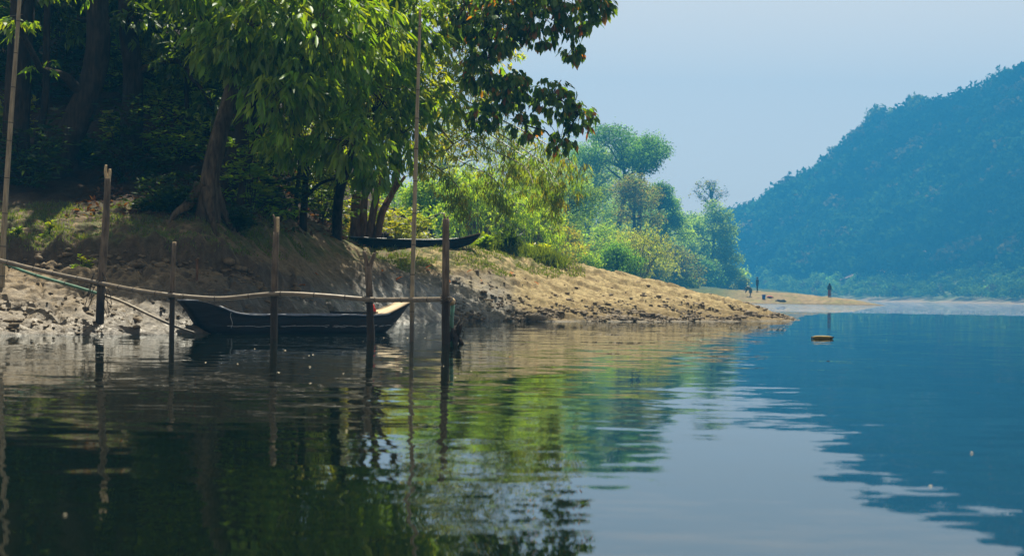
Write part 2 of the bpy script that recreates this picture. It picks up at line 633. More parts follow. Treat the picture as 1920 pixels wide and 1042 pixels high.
# ------------------------------------------------------------------ river bank (near)
shore = [G(-500, 626), G(-200, 627), G(0, 627), G(200, 628), G(360, 626), np.array([-3.7, 23.6, 0]), np.array([-2.9, 28.0, 0]), np.array([-2.2, 31.8, 0]),
         G(850, 602), G(1000, 602), G(1200, 602), G(1350, 602), G(1490, 600)]
ctrl = [tuple(p) for p in shore]
for p in shore[:5]:
    ctrl.append((p[0] + .2, p[1] - 1.5, -.22))
    ctrl.append((p[0] + .4, p[1] - 5, -.6))
for p in shore[5:8]:
    ctrl.append((p[0] + 1.5, p[1] - .5, -.22))
    ctrl.append((p[0] + 4.2, p[1] - 2, -.55))
for p in shore[8:]:
    ctrl.append((p[0] + .3, p[1] - 1.6, -.22))
    ctrl.append((p[0] + .8, p[1] - 6, -.6))
for a in [(5, 535, 22.3), (0, 560, 21.4), (200, 560, 21.9), (100, 500, 23.9), (300, 520, 23.6), (420, 560, 23.4), (0, 498, 23.7),
          (0, 450, 25.0), (100, 440, 25.5), (300, 436, 25.9), (450, 440, 27.3), (200, 480, 24.4), (380, 480, 25.2),
          (90, 335, 29), (0, 335, 29), (250, 352, 29), (385, 412, 26.8), (500, 422, 29), (600, 432, 33),
          (200, 200, 34), (0, 200, 34), (400, 250, 33), (0, 100, 40), (200, 100, 40), (400, 130, 40), (550, 310, 38),
          (620, 438, 42.5), (640, 412, 46), (660, 478, 36), (700, 484, 37), (620, 462, 36.5), (700, 459, 41.5), (720, 452, 46), (650, 466, 39), (760, 470, 39.5), (880, 466, 40.5),
          (600, 500, 31), (700, 520, 32.5), (800, 540, 34), (560, 560, 26), (800, 580, 33), (520, 480, 28.5),
          (1000, 475, 44), (1100, 497, 44.5), (1200, 522, 45), (1300, 545, 45), (1400, 571, 45), (930, 463, 43.5),
          (1000, 540, 39.5), (1200, 565, 41.3), (1350, 580, 42), (900, 520, 38.5), (1000, 500, 42)]:
    ctrl.append(tuple(P(*a)))
ctrl += [(-22, 58, 15), (-12, 58, 14), (-30, 40, 13), (-16, 45, 9.8), (-9, 58, 9), (-5, 60, 3.2), (-8, 50, 6.5), (-30, 58, 16), (-30, 26, 5), (-20, 22, 1.5), (-28, 18, -.3),
         (0, 50, 1.4), (4, 50, .7), (7, 49, .2), (8.6, 47, -.1), (10.2, 45, -.25), (12, 44, -.5), (11, 50, -.4), (8, 55, -.1), (0, 60, 1.3), (6, 60, .1), (12, 60, -.5), (12, 36, -.6), (0, 55, 1.3), (-3, 47, 2.1)]
bank_tps = TPS(ctrl, 0.02)

def shore_y(x):
    sx = np.array([p[0] for p in shore])
    sy = np.array([p[1] for p in shore])
    return np.interp(x, sx, sy)

def bank_height(x, y, detail=True):
    z = bank_tps(x, y)
    # eroded ledge: a steeper step where the shelf breaks off
    yc = np.interp(x, [-12, -8.5, -7, -5.8, -4.6, -3.6], [24.3, 24.4, 24.5, 24.9, 25.9, 27.8]) + 0.45 * perlin(x * 1.1, y * 0 + 3.3, 4) + 0.15 * perlin(x * 4, y * 1.3, 8)
    fade = sstep(-2.5, -4.2, x)
    q = y - yc
    z = z + fade * 0.32 * (np.tanh(q / 0.08) - np.clip(q / 0.9, -1, 1)) * (0.8 + 0.9 * perlin(x * 2.3, y * 2.3, 21))
    z = z + fade * np.exp(-((q + .1) / .38) ** 2) * (fbm(x * 1.3, y, 3.4, 3, 33) * .10 - np.maximum(fbm(x * 1.6, y * .6, 2.2, 2, 34), 0) * .10)
    if detail:
        sy = shore_y(x)
        s = y - sy
        mud = sstep(0.5, -2.5, x) * sstep(-1.2, 0.1, s) * sstep(11, 6, s)
        lump = np.abs(fbm(x * .8, y * 1.3, 1.5, 3, 1)) * 0.10 + fbm(x * .6, y * 1.8, 4.5, 4, 2) * 0.040 + np.tanh(fbm(x * .6, y * 1.6, 2.6, 3, 23) / .15) * .014 - np.maximum(fbm(x * .8, y * 1.5, 6.0, 3, 27) - .10, 0) * .085
        z = z + mud * (lump - 0.035)
        gul = np.abs(perlin(x * 1.7, y * 0.8, 31))
        z = z - fade * 0.10 * sstep(0.12, 0.0, gul) * sstep(0.3, 1.0, s) * sstep(5.5, 3.5, s)
        spit = sstep(-3.0, 0.0, x)
        t = fbm(x, y * 1.2, 0.8, 4, 5)
        z = z + spit * (t * 0.04 + fbm(x, y * 1.3, 4, 3, 7) * 0.020 - np.maximum(fbm(x * .7, y * 1.3, 5, 3, 17) - .16, 0) * 0.09)
        ter = fbm(x * 0.5, y, 1.3, 3, 9)
        z = z + spit * 0.045 * np.tanh((ter - 0.12) / 0.04) + spit * 0.02 * np.tanh((fbm(x * .6, y, 3.1, 3, 19) - .1) / .05)
        hill = sstep(2.2, 3.5, z)
        z = z + hill * (fbm(x, y, 0.7, 4, 12) * 0.28 + fbm(x, y, 3.0, 3, 13) * 0.06)
        shelf = sstep(1.2, 1.6, z) * (1 - hill)
        z = z + shelf * fbm(x, y, 2.5, 4, 14) * 0.05
    return z

def grid_mesh(xs, ys, zfun, colfun, name, mat, **props):
    X, Y = np.meshgrid(xs, ys)
    Z = zfun(X, Y)
    C = colfun(X, Y, Z)
    nx, ny = len(xs), len(ys)
    i = np.arange(ny - 1)[:, None] * nx + np.arange(nx - 1)[None]
    F = np.stack([i, i + 1, i + nx + 1, i + nx], -1).reshape(-1, 4)
    keep = (Z.ravel()[F] > -0.75).any(1)
    mb = MB()
    mb.add(np.stack([X, Y, Z], -1).reshape(-1, 3), F[keep], C.reshape(-1, 4))
    return mb.build(name, mat, None, True, **props), (xs, ys, Z)

def lookup(g, x, y):
    xs, ys, Z = g
    x, y = np.asarray(x, float), np.asarray(y, float)
    i = np.clip(np.searchsorted(xs, x) - 1, 0, len(xs) - 2)
    j = np.clip(np.searchsorted(ys, y) - 1, 0, len(ys) - 2)
    tx = np.clip((x - xs[i]) / (xs[i + 1] - xs[i]), 0, 1)
    ty = np.clip((y - ys[j]) / (ys[j + 1] - ys[j]), 0, 1)
    return (Z[j, i] * (1 - tx) + Z[j, i + 1] * tx) * (1 - ty) + (Z[j + 1, i] * (1 - tx) + Z[j + 1, i + 1] * tx) * ty

def lerp(a, b, t):
    return a + (b - a) * t

def bank_color(X, Y, Z):
    s = Y - shore_y(X)
    n1, n2, n3 = fbm(X, Y, 0.9, 4, 41), fbm(X, Y, 3.1, 4, 42), fbm(X, Y, 11, 2, 43)
    mudc = np.array([0.165, 0.122, 0.068])
    wetc = np.array([0.075, 0.060, 0.038])
    sandc = np.array([0.30, 0.24, 0.125])
    sandd = np.array([0.15, 0.11, 0.055])
    grassc = np.array([0.06, 0.075, 0.02])
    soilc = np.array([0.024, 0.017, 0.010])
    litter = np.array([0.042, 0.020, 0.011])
    E = lambda m: m[..., None]
    c = lerp(mudc, np.array([0.058, 0.053, 0.045]), E(sstep(-5.9, -4.4, X + .5 * n1 - .25 * (Y - 24))))  # tree shade behind the boat put into the mud colour as darker grey
    dry = np.ones(X.shape) * 0.75
    wet = sstep(1.1, 0.0, Z + 0.25 * n2) * sstep(-0.6, -2.0, X)
    c = lerp(c, wetc, E(np.clip(wet * 0.75 + 0.25 * n2, 0, 1)))
    dry = dry - 0.75 * wet
    # grey seep of wet mud between the boat and the spit
    seep = sstep(3.4, 1.2, np.abs(X + 1.9 + (Y - 34) * .12) + 0.7 * n1) * sstep(1.5, 0.6, Z) * sstep(44, 39, Y)
    c = lerp(c, np.array([0.13, 0.135, 0.13]), E(seep * 0.8))
    dry = dry - 0.4 * seep
    sand = sstep(-2.6, 0.2, X + 1.1 * n1) * (1 - 0.65 * seep)
    sand = np.maximum(sand, sstep(-3.2, -2.2, X) * sstep(1.0, 1.5, Z) * sstep(30, 35, Y))
    sc = lerp(sandc, sandd, E(sstep(-0.15, 0.35, n2 + 0.5 * n3) * 0.75))
    sc = lerp(sc, sandd * 0.75, E(sstep(0.5, 0.1, Z + 0.3 * n2) * 0.7))
    c = lerp(c, sc, E(sand))
    dry = lerp(dry, 0.95, sand)
    line = sstep(0.06, 0.0, Z)
    c = lerp(c, c * 0.45, E(line))
    dry = dry * (1 - 0.7 * line)
    gr = sstep(1.25, 1.5, Z + 0.15 * n1) * sstep(-0.25, 0.12, n2 + 0.35 * n3) * sstep(2.9, 2.2, Z)
    gr = gr * sstep(3.5, 1.0, X)
    c = lerp(c, grassc, E(gr * 0.8))
    gy_ = np.gradient(Z, axis=0) / np.maximum(np.gradient(Y, axis=0), 1e-6)
    steep = sstep(.55, 1.3, gy_) * sstep(-2.0, -3.6, X) * sstep(.5, .9, Z)
    c = lerp(c, np.array([0.06, 0.046, 0.03]), E(steep * .85))
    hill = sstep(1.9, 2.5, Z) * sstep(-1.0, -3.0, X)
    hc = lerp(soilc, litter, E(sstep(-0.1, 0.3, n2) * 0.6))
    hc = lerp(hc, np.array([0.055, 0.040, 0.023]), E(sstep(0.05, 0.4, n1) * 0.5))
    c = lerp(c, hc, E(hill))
    c = c * np.exp(0.25 * E(n3))
    dry = np.clip(dry, 0.0, 1)
    return np.concatenate([np.clip(c, 0.004, 0.7), E(dry)], -1)

xs = np.concatenate([np.arange(-32, -11, 0.3), np.arange(-11, -9.2, 0.1), np.arange(-9.2, 1.0, 0.045), np.arange(1.0, 13.0, 0.06)])
ys = np.concatenate([np.arange(14.5, 18.8, 0.25), np.arange(18.8, 27, 0.035), np.arange(27, 46.5, 0.07), np.arange(46.5, 62.2, 0.25)])
bank, BG = grid_mesh(xs, ys, bank_height, bank_color, 'river_bank', M_GROUND, kind='structure')

def gz(x, y):
    return lookup(BG, x, y)

def ground_at(px, py, d0, d1, g=None):
    """first ground hit along the view ray of a pixel"""
    ds = np.linspace(d0, d1, 900)
    q = np.stack([P(px, py, d) for d in ds])
    z = lookup(g or BG, q[:, 0], q[:, 1])
    hit = np.where(q[:, 2] <= z)[0]
    return q[hit[0]] if len(hit) else None

# ------------------------------------------------------------------ far left bank with its sand spit
fb = [(7, 60, 0), (10, 85, 0), (15, 115, 0), (21, 145, 0), (28, 166, 0), (36, 172, 0), (45.2, 172.5, 0)]
far_ctrl = list(fb)
for p in fb[:5]:
    far_ctrl += [(p[0] + 4, p[1] - 1, -.3), (p[0] + 14, p[1] - 2, -.6), (p[0] - 7, p[1] + 3, 1.3), (p[0] - 20, p[1] + 6, 4.5), (p[0] - 40, p[1] + 8, 13)]
for a in [(1406, 557, 175), (1420, 547, 179), (1432, 559, 174.5), (1480, 552, 177), (1555, 557, 175), (1600, 563, 174.5), (1395, 546, 181)]:
    far_ctrl.append(tuple(P(*a)))
far_ctrl += [(36, 168.5, -.3), (45, 169, -.3), (40, 160, -.6), (50, 172.5, -.4), (48, 176, -.3), (41, 184, .1), (37, 194, .3), (40, 220, .1), (45, 255, 0), (54, 320, 0), (72, 440, 0), (52, 186, -.6), (54, 215, -.6), (60, 260, -.6), (90, 420, -.6), (40, 260, 2), (50, 340, 3), (60, 430, 4), (30, 185, 1.7), (24, 200, 1.8), (18, 240, 2.2), (8, 300, 4), (5, 420, 6), (-20, 300, 16), (-20, 420, 18), (-60, 60, 18), (-90, 150, 20), (-90, 300, 20), (-90, 420, 20), (12, 180, 2.5), (0, 62, .9), (-12, 62, 8)]
far_tps = TPS(far_ctrl, 0.05)

def far_height(x, y):
    z = far_tps(x, y)
    return z + fbm(x, y, 0.25, 3, 3) * 0.12 + fbm(x, y, 1.1, 3, 4) * 0.06 - 0.15 * sstep(63, 59, y)

def far_color(X, Y, Z):
    n1, n2 = fbm(X, Y, 0.35, 4, 51), fbm(X, Y, 1.6, 3, 52)
    E = lambda m: m[..., None]
    c = np.ones(X.shape + (3,)) * np.array([0.20, 0.15, 0.075])
    c = lerp(c, np.array([0.13, 0.13, 0.04]), E(sstep(0.0, 0.4, n1 + n2 * .6) * 0.6))
    c = lerp(c, np.array([0.05, 0.07, 0.02]), E(np.clip(sstep(1.9, 2.6, Z) + sstep(28, 22, X - (Y - 165) * .2) + sstep(190, 200, Y), 0, 1)))
    c = lerp(c, np.array([0.10, 0.08, 0.045]), E(sstep(0.18, 0.05, Z)))
    return np.concatenate([c * np.exp(0.2 * E(n2)), np.ones(X.shape + (1,)) * .9], -1)

far_bank, FG = grid_mesh(np.concatenate([np.arange(-90, -10, 4.0), np.arange(-10, 20, 1.0), np.arange(20, 54, 0.35), np.arange(54, 84, 2.0)]),
                         np.concatenate([np.arange(59, 160, 1.5), np.arange(160, 190, 0.35), np.arange(190, 440, 4.0)]), far_height, far_color, 'far_bank', M_GROUND_FAR, kind='structure')

def fz(x, y):
    return lookup(FG, x, y)

# ------------------------------------------------------------------ far hill across the river
hb = [(30, 740, 0), (65, 720, 0), (97, 700, 0), (109, 660, 0), (125, 620, 0), (147, 570, 0), (160, 510, 0), (162, 450, 0), (168, 330, 0), (180, 230, 0)]
hill_ctrl = list(hb)
for p in hb:
    hill_ctrl.append((p[0] - 12, p[1] - 8, -.6))
    hill_ctrl.append((p[0] + 22, p[1] + 10, 7))
ridge = [(1200, 470, 900), (1330, 425, 880), (1400, 412, 860), (1460, 396, 840), (1530, 364, 815), (1600, 305, 790), (1680, 252, 765), (1750, 226, 745), (1850, 190, 720), (1920, 156, 700)]
RID = [P(*a) for a in ridge]
for p in RID:
    hill_ctrl.append(tuple(p))
    hill_ctrl.append((p[0] + 60, p[1] + 60, p[2] * 0.86))
hill_ctrl += [(330, 560, 126), (340, 420, 124), (350, 300, 118), (420, 560, 120), (440, 400, 120), (460, 250, 110), (450, 800, 90), (300, 930, 60), (120, 960, 30)]
hill_tps = TPS(hill_ctrl, 0.5)

def hill_height(x, y):
    z = hill_tps(x, y)
    k = sstep(2, 25, z)
    return np.minimum(z + k * fbm(x, y, 0.011, 4, 61) * 9.0, 136)

def hill_color(X, Y, Z):
    n1, n2 = fbm(X, Y, 0.02, 4, 71), fbm(X, Y, 0.09, 3, 72)
    E = lambda m: m[..., None]
    c = np.ones(X.shape + (3,)) * np.array([0.012, 0.034, 0.016])
    c = lerp(c, np.array([0.09, 0.12, 0.04]), E(sstep(22, 6, Z + 12 * n1)))
    c = lerp(c, np.array([0.26, 0.20, 0.14]), E(sstep(2.2, 0.6, Z + 1.2 * n2)))
    return np.concatenate([c * np.exp(0.25 * E(n2)), np.ones(X.shape + (1,))], -1)

hill, HG = grid_mesh(np.arange(20, 490, 5.0), np.arange(215, 960, 6.0), hill_height, hill_color, 'hill', M_GROUND_FAR, kind='structure')

def hz(x, y):
    return lookup(HG, x, y)

# ------------------------------------------------------------------ water
mb = MB()
mb.add([[-400, -60, 0], [480, -60, 0], [480, 965, 0], [-400, 965, 0]], np.array([[0, 1, 2, 3]]))
mb.build('water', M_WATER, None, False, kind='structure')

# ------------------------------------------------------------------ haze
m, nt, out = nodes_of('haze_air')
pv = nt.nodes.new('ShaderNodeVolumePrincipled')
pv.inputs['Color'].default_value = (*HAZE_COLOR, 1)
pv.inputs['Density'].default_value = HAZE_DENSITY
pv.inputs['Anisotropy'].default_value = 0.0
nt.links.new(pv.outputs[0], out.inputs['Volume'])
V, F = box((40, 455, 74), (960, 1050, 152))
mb = MB().add(V, F)
mb.build('haze', m, None, False, kind='stuff')

# ------------------------------------------------------------------ vegetation builders
def blob_points(blobs, n, rng, shell=0.5):
    """points in a set of ellipsoid blobs [(centre, radius, zscale)]"""
    r = np.array([b[1] for b in blobs])
    w = r ** 2.2
    i = rng.choice(len(blobs), n, p=w / w.sum())
    c = np.array([b[0] for b in blobs])[i]
    zs = np.array([b[2] if len(b) > 2 else 1.0 for b in blobs])[i]
    d = rdir(n, rng)
    rad = r[i] * (shell + (1 - shell) * rng.random(n)) ** 0.8
    o = d * rad[:, None]
    o[:, 2] *= zs
    return c + o, d, i

def clusters(mb, pos, out, rng, k, L, Wd, cols, droop=0.7, spread=0.7, full=True, jit=0.2):
    """k leaves radiating from each twig tip, hanging by droop"""
    n = len(pos)
    P0 = np.repeat(pos, k, axis=0)
    O = np.repeat(out, k, axis=0)
    az = rng.random(n * k) * 2 * np.pi
    h = np.stack([np.cos(az), np.sin(az), np.zeros(n * k)], 1)
    d = unit(h * spread + O * 0.45 + np.array([0, 0, -1.0]) * droop * (0.6 + 0.8 * rng.random((n * k, 1))) + rng.normal(0, .15, (n * k, 3)))
    nn = np.array([0, 0, 1.0]) + h * 0.5 + rng.normal(0, .35, (n * k, 3))
    P0 = P0 + rng.normal(0, L * 0.18, P0.shape)
    Ls = L * np.exp(rng.normal(0, .2, n * k))
    Ws = Wd * np.exp(rng.normal(0, .18, n * k))
    cc = np.repeat(palette(n, cols, rng, jit), k, axis=0) * np.exp(rng.normal(0, .12, (n * k, 1)))
    leaves(mb, P0, d, nn, Ls, Ws, cc, full)
    return P0, d, nn, Ls, Ws, cc

def limb(mb, a, b, r0, r1, rng, sag=0.1, seg=6, k=5):
    a, b = np.asarray(a, float), np.asarray(b, float)
    L = np.linalg.norm(b - a)
    t = np.linspace(0, 1, 5)[:, None]
    pts = a + (b - a) * t + rng.normal(0, 0.035 * L, (5, 3)) * np.sin(t * np.pi) + np.array([0, 0, 1]) * sag * L * np.sin(t * np.pi)
    p, r = smooth_path(pts, np.linspace(r0, r1, 5), k)
    mb.tube(p, r, seg, False)
    return p

def trunk_of(mb, path, radii, seg=14, flute=(0.07, 5), roots=0, rng=RNG, seed=0, k=6):
    p, r = smooth_path(path, radii, k)
    mb.tube(p, r, seg, True, flute, None, seed)
    for q in range(roots):
        a = 2 * np.pi * q / roots + rng.random() * 0.7
        b = p[0]
        L = radii[0] * (1.5 + 1.3 * rng.random())
        ends = []
        for t in (0, .35, .7, 1.0):
            xy = b[:2] + np.array([math.cos(a + .3 * t), math.sin(a + .3 * t)]) * L * (0.15 + t)
            ends.append([xy[0], xy[1], max(gz(xy[0], xy[1]), -1) + 0.03 + (1 - t) ** 2 * radii[0] * 2.2])
        ends[-1][2] -= 0.12
        pp, rr = smooth_path(np.array(ends), [radii[0] * .55, radii[0] * .36, radii[0] * .22, radii[0] * .1], 4)
        mb.tube(pp, rr, 8, False, (0.08, 3), None, q)

def base_on_bank(px, py, d):
    p = P(px, py, d)
    return np.array([p[0], p[1], gz(p[0], p[1]) - 0.15])

def leaf_objects(parent, arrs, count, rng, mat, name='leaf', window=(0, 1920, 0, 420)):
    """the leaves that show largest, each an object of its own; returns mask of the chosen ones"""
    P0, d, nn, L, Wd, cc = arrs
    px, py = proj(P0)
    ok = (px > window[0]) & (px < window[1]) & (py > window[2]) & (py < window[3])
    key = P0[:, 1] / (L / L.mean()) + np.where(ok, 0, 1e6)
    idx = np.argsort(key)[:count * 4]
    idx = rng.permutation(idx)[:count]
    variants = []
    for v in range(5):
        q = MB()
        q.add(LEAF_V * np.array([1, 1, 1.6]) * np.array([Wd.mean() / L.mean(), 1, Wd.mean() / L.mean()]), [LEAF_F3, LEAF_F4],
              palette(1, cc[rng.integers(0, len(cc), 1)], rng, .05)[0])
        variants.append(q.mesh(name, mat))
    inv = Matrix.Translation(-parent.location)
    for i in idx:
        dd = unit(d[i])
        n_ = unit(nn[i] - dd * (nn[i] @ dd))
        s = np.cross(dd, n_)
        Mx = Matrix(((s[0], dd[0], n_[0], P0[i, 0]), (s[1], dd[1], n_[1], P0[i, 1]), (s[2], dd[2], n_[2], P0[i, 2]), (0, 0, 0, 1)))
        o = bpy.data.objects.new(name, variants[int(rng.integers(0, 5))])
        COL.objects.link(o)
        o.parent = parent
        o.matrix_basis = inv @ Mx @ Matrix.Scale(float(L[i]), 4)
    mask = np.ones(len(P0), bool)
    mask[idx] = False
    return mask

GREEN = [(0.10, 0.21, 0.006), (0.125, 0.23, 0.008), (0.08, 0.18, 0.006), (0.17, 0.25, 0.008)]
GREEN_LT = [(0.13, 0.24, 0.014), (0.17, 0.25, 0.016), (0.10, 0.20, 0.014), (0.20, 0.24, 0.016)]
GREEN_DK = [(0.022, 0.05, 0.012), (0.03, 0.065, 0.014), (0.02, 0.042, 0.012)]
BROAD = [(0.05, 0.12, 0.012), (0.06, 0.14, 0.012), (0.11, 0.19, 0.014), (0.055, 0.12, 0.014)]
RUST = [(0.26, 0.10, 0.012), (0.18, 0.07, 0.014), (0.32, 0.17, 0.012)]

def near_tree(name, label, base, path, radii, blobs, n, k, L, Wd, cols, droop, spread, limbs_to=None, roots=4, bark=M_BARK, cat='tree', group=None,
              n_obj=0, extra=None, seed=1, full=True, jit=0.2, shell=0.35, window=(0, 1920, 0, 420), twig_r=0.012):
    rng = np.random.default_rng(seed)
    t = thing(name, base, label, cat, group)
    tb = MB()
    trunk_of(tb, path, radii, roots=roots, rng=rng, seed=seed)
    tb.build('trunk', bark, t)
    lb = MB()
    path = np.asarray(path, float)
    nodes_ = [(p_, max(rr_ * .5, .025)) for p_, rr_ in zip(path[2:], radii[2:])]
    todo = [np.asarray(b[0]) for b in blobs]
    while todo:
        best = min(((np.linalg.norm(c - q_[0]), i_, j_) for i_, c in enumerate(todo) for j_, q_ in enumerate(nodes_)), key=lambda a: a[0])
        c = todo.pop(best[1])
        a_, ra_ = nodes_[best[2]]
        rb_ = max(ra_ * .55, .016)
        limb(lb, a_, c, ra_, rb_, rng, 0.06)
        nodes_.append((c, rb_))
    if blobs:
        pos, out_, bi = blob_points(blobs, n, rng, shell)
        # twigs
        sel = rng.permutation(n)[:min(n, 420)]
        for q in sel:
            a = pos[q] - out_[q] * (0.35 + 0.3 * rng.random()) - np.array([0, 0, -.12])
            lb.tube([a, (a + pos[q]) / 2 + rng.normal(0, .03, 3), pos[q]], [twig_r, twig_r * .7, twig_r * .35], 4, False)
        lb.build('branches', bark, t, True, kind='stuff')
        mb = MB()
        arrs = clusters(mb, pos, out_, rng, k, L, Wd, cols, droop, spread, full, jit)
        if extra:
            cols2, frac = extra
            ch = rng.random(len(arrs[0])) < frac
            arrs[5][ch] = palette(int(ch.sum()), cols2, rng, .2)
            mb = MB()
            leaves(mb, *arrs, full)
        if n_obj:
            mask = leaf_objects(t, arrs, n_obj, rng, M_LEAF, window=window)
            mb = MB()
            leaves(mb, *[q[mask] for q in arrs], full)
        mb.build('foliage', M_LEAF, t, True, kind='stuff')
    return t

def Pb(px, py, d, r, zs=1.0):
    return (P(px, py, d), r, zs)

# ---- the tree with long hanging leaves
b0 = base_on_bank(388, 412, 26.9)
near_tree('hanging_leaf_tree', 'big tree with pale ridged trunk and long hanging green leaves above the moored boat', b0,
          [b0, P(392, 345, 26.9), P(410, 255, 27), P(438, 160, 27.2), P(455, 50, 27.4), P(470, -90, 27.6), P(480, -260, 27.8)],
          [0.27, 0.18, 0.155, 0.145, 0.13, 0.11, 0.07],
          [Pb(600, 60, 25.8, 1.55, .85), Pb(700, 175, 28.4, 1.1, .9), Pb(545, 165, 25.6, 1.0, .9), Pb(470, 60, 25.6, 1.05, .8), Pb(655, 265, 25.8, .75, .8), Pb(755, 250, 28.2, .75, .9),
           Pb(740, 60, 29.0, 1.25, .9), Pb(420, 85, 25.8, .7, .7), Pb(545, 270, 26.2, .6, .6), Pb(700, 330, 26.4, .45, .6), Pb(590, -90, 28, 1.8, .7), Pb(700, -40, 28, 1.0, .8), Pb(420, -120, 28, 1.3, .7),
           Pb(290, -55, 25.6, .75, .6), Pb(350, -10, 25.2, .45, .5), Pb(500, -330, 29.5, 2.4, .7), Pb(825, 190, 28.6, .55, .9)],
          3000, 8, 0.25, 0.068, GREEN, 0.85, 0.5, bark=M_BARK_PALE, n_obj=300, seed=21, window=(0, 1920, 0, 380))

# ---- the broad-leaved tree reaching out over the water
b1 = base_on_bank(632, 436, 33.5)
near_tree('broad_leaf_tree', 'tree reaching out over the sand with dark broad leaves, some rusty orange, against the sky', b1,
          [b1, P(640, 350, 33), P(690, 230, 32), P(760, 130, 31), P(850, 60, 30), P(940, -10, 29.5), P(1010, -100, 29.5)],
          [0.12, 0.11, 0.10, 0.095, 0.085, 0.07, 0.045],
          [Pb(930, 45, 29, .65), Pb(1010, 30, 29, .62), Pb(1080, 20, 28.8, .55), Pb(1120, 5, 28.8, .32), Pb(960, 170, 29, .52, .8), Pb(1040, 185, 28.8, .50, .9), Pb(1085, 215, 28.8, .36, .9),
           Pb(985, 235, 28.8, .36, .8), Pb(1050, 268, 28.8, .30, .8), Pb(900, 130, 29.2, .45), Pb(1000, -70, 29.2, .9), Pb(1095, -70, 29, .6), Pb(1075, 95, 29, .28, .6), Pb(905, 215, 29.2, .38, .7), Pb(870, 20, 29.5, .7)],
          1350, 5, 0.17, 0.085, BROAD, 1.15, 0.5, n_obj=300, extra=(RUST, 0.08), roots=0, seed=22, window=(800, 1250, 0, 340), shell=0.5, twig_r=0.008)

# ---- lighter trees just behind
b2 = base_on_bank(668, 442, 41)
near_tree('forked_tree', 'several-stemmed tree with reddish trunks standing behind the beached canoe', b2,
          [b2, P(668, 380, 41), P(676, 320, 41), P(700, 250, 40.5), P(740, 150, 40)], [0.16, 0.13, 0.12, 0.10, 0.06],
          [Pb(690, 290, 39.5, .95, .7), Pb(780, 240, 39, 1.3, .8), Pb(760, 150, 38.5, 1.5, .9), Pb(840, 170, 38.5, 1.3, .8), Pb(850, 270, 38.5, .9, .6), Pb(890, 90, 38, 1.4, .9), Pb(810, 60, 38, 1.7), Pb(800, 320, 39, .6, .5), Pb(930, 190, 38.5, .8, .7), Pb(880, -60, 38, 2.0, .8), Pb(620, 250, 39, 1.0, .7), Pb(905, 240, 38.3, .7, .6), Pb(690, 60, 33.5, 1.4, .8), Pb(630, 10, 33, 1.6, .8), Pb(700, 180, 34, 1.2, .8), Pb(650, 120, 30, 1.3, .8), Pb(720, 90, 30, 1.1, .8), Pb(765, 170, 31.5, 1.0, .8), Pb(600, 150, 31, 1.3, .8), Pb(560, 60, 31, 1.4, .8), Pb(750, 210, 35, 1.0, .7), Pb(560, 230, 32, .9, .7)],  # nearer crown masses added, hidden behind the front foliage, to shade the mud
          3800, 6, 0.19, 0.055, GREEN_LT, 0.6, 0.8, roots=0, extra=([(.24, .30, .02), (.30, .30, .02), (.18, .27, .02)], .35), bark=M_BARK_RED, seed=23, full=False)  # extra yellow leaves put bright sun dapples into the leaf colour
ft = bpy.data.objects['forked_tree']
for path, r in (([(684, 444), (682, 390), (688, 335), (700, 290)], .10), ([(690, 444), (700, 395), (712, 335), (722, 290)], .105), ([(703, 440), (716, 400), (736, 360), (752, 300)], .10), ([(722, 385), (740, 358), (760, 330)], .06)):
    q = [P(a, b, 40.8 + .05 * i) for i, (a, b) in enumerate(path)]
    if path[0][1] > 400:
        q[0] = np.array([q[0][0], q[0][1], gz(q[0][0], q[0][1]) - .1])
    tb = MB()
    p_, r_ = smooth_path(q, np.linspace(r * 1.25, r * .7, len(q)), 5)
    tb.tube(p_, r_, 9, True, (0.06, 4), None, r)
    tb.build('trunk', M_BARK_RED, ft)

D3 = float(ground_at(568, 428, 24, 50)[1]) - 28.6
b3 = base_on_bank(568, 428, 28.6 + D3)
near_tree('low_branching_tree', 'slim dark tree with a long low horizontal branch and sunlit yellow green leaves behind it', b3,
          [b3, P(572, 360, 28.6 + D3), P(578, 300, 28.7 + D3), P(600, 240, 28.8 + D3), P(620, 170, 29 + D3)], [0.10, 0.075, 0.065, 0.055, 0.04],
          [Pb(500, 300, 29.5 + D3, .45, .6), Pb(590, 320, 30 + D3, .5, .5), Pb(630, 340, 30.5 + D3, .42, .5), Pb(540, 250, 30 + D3, .6, .6), Pb(640, 270, 30.5 + D3, .6, .6)],
          420, 6, 0.15, 0.045, GREEN_LT, 0.5, 0.8, roots=0, seed=24, full=False)
lt = bpy.data.objects['low_branching_tree']
for pts, r0, r1 in (([(450, 344, 28.2), (500, 347, 28.2), (540, 338, 28.3), (575, 325, 28.5), (590, 318, 28.6)], .035, .05), ([(572, 372, 28.5), (600, 345, 28.3), (640, 333, 28.2), (700, 326, 28)], .045, .02),
                    ([(555, 425, 28.8), (556, 370, 28.8), (562, 310, 28.9), (560, 240, 29)], .06, .035), ([(522, 345, 28.2), (524, 320, 28.2), (520, 295, 28.2)], .02, .012)):
    p_, r_ = smooth_path([P(q[0], q[1], q[2] + D3) for q in pts], np.linspace(r0, r1, len(pts)), 5)
    tb = MB()
    tb.tube(p_, r_, 7, True)
    tb.build('branch', M_BARK, lt)

# ---- leaning trunk and the dark stems on the left
def stem_tree(name, label, pts, radii, blobs, n, seed, cols=GREEN_DK, L=.2, Wd=.07, k=7, group=None, roots=0, bark=M_BARK, full=False):
    hit = ground_at(pts[0][0], pts[0][1], 20, 55)
    dd = 0 if hit is None else float(hit[1]) - pts[0][2]
    pts = [(a_, b_, c_ + dd) for a_, b_, c_ in pts]
    b = base_on_bank(*pts[0])
    return near_tree(name, label, b, [b] + [P(*q) for q in pts[1:]], radii, blobs, n, k, L, Wd, cols, .7, .7, roots=roots, seed=seed, bark=bark, group=group, full=full)

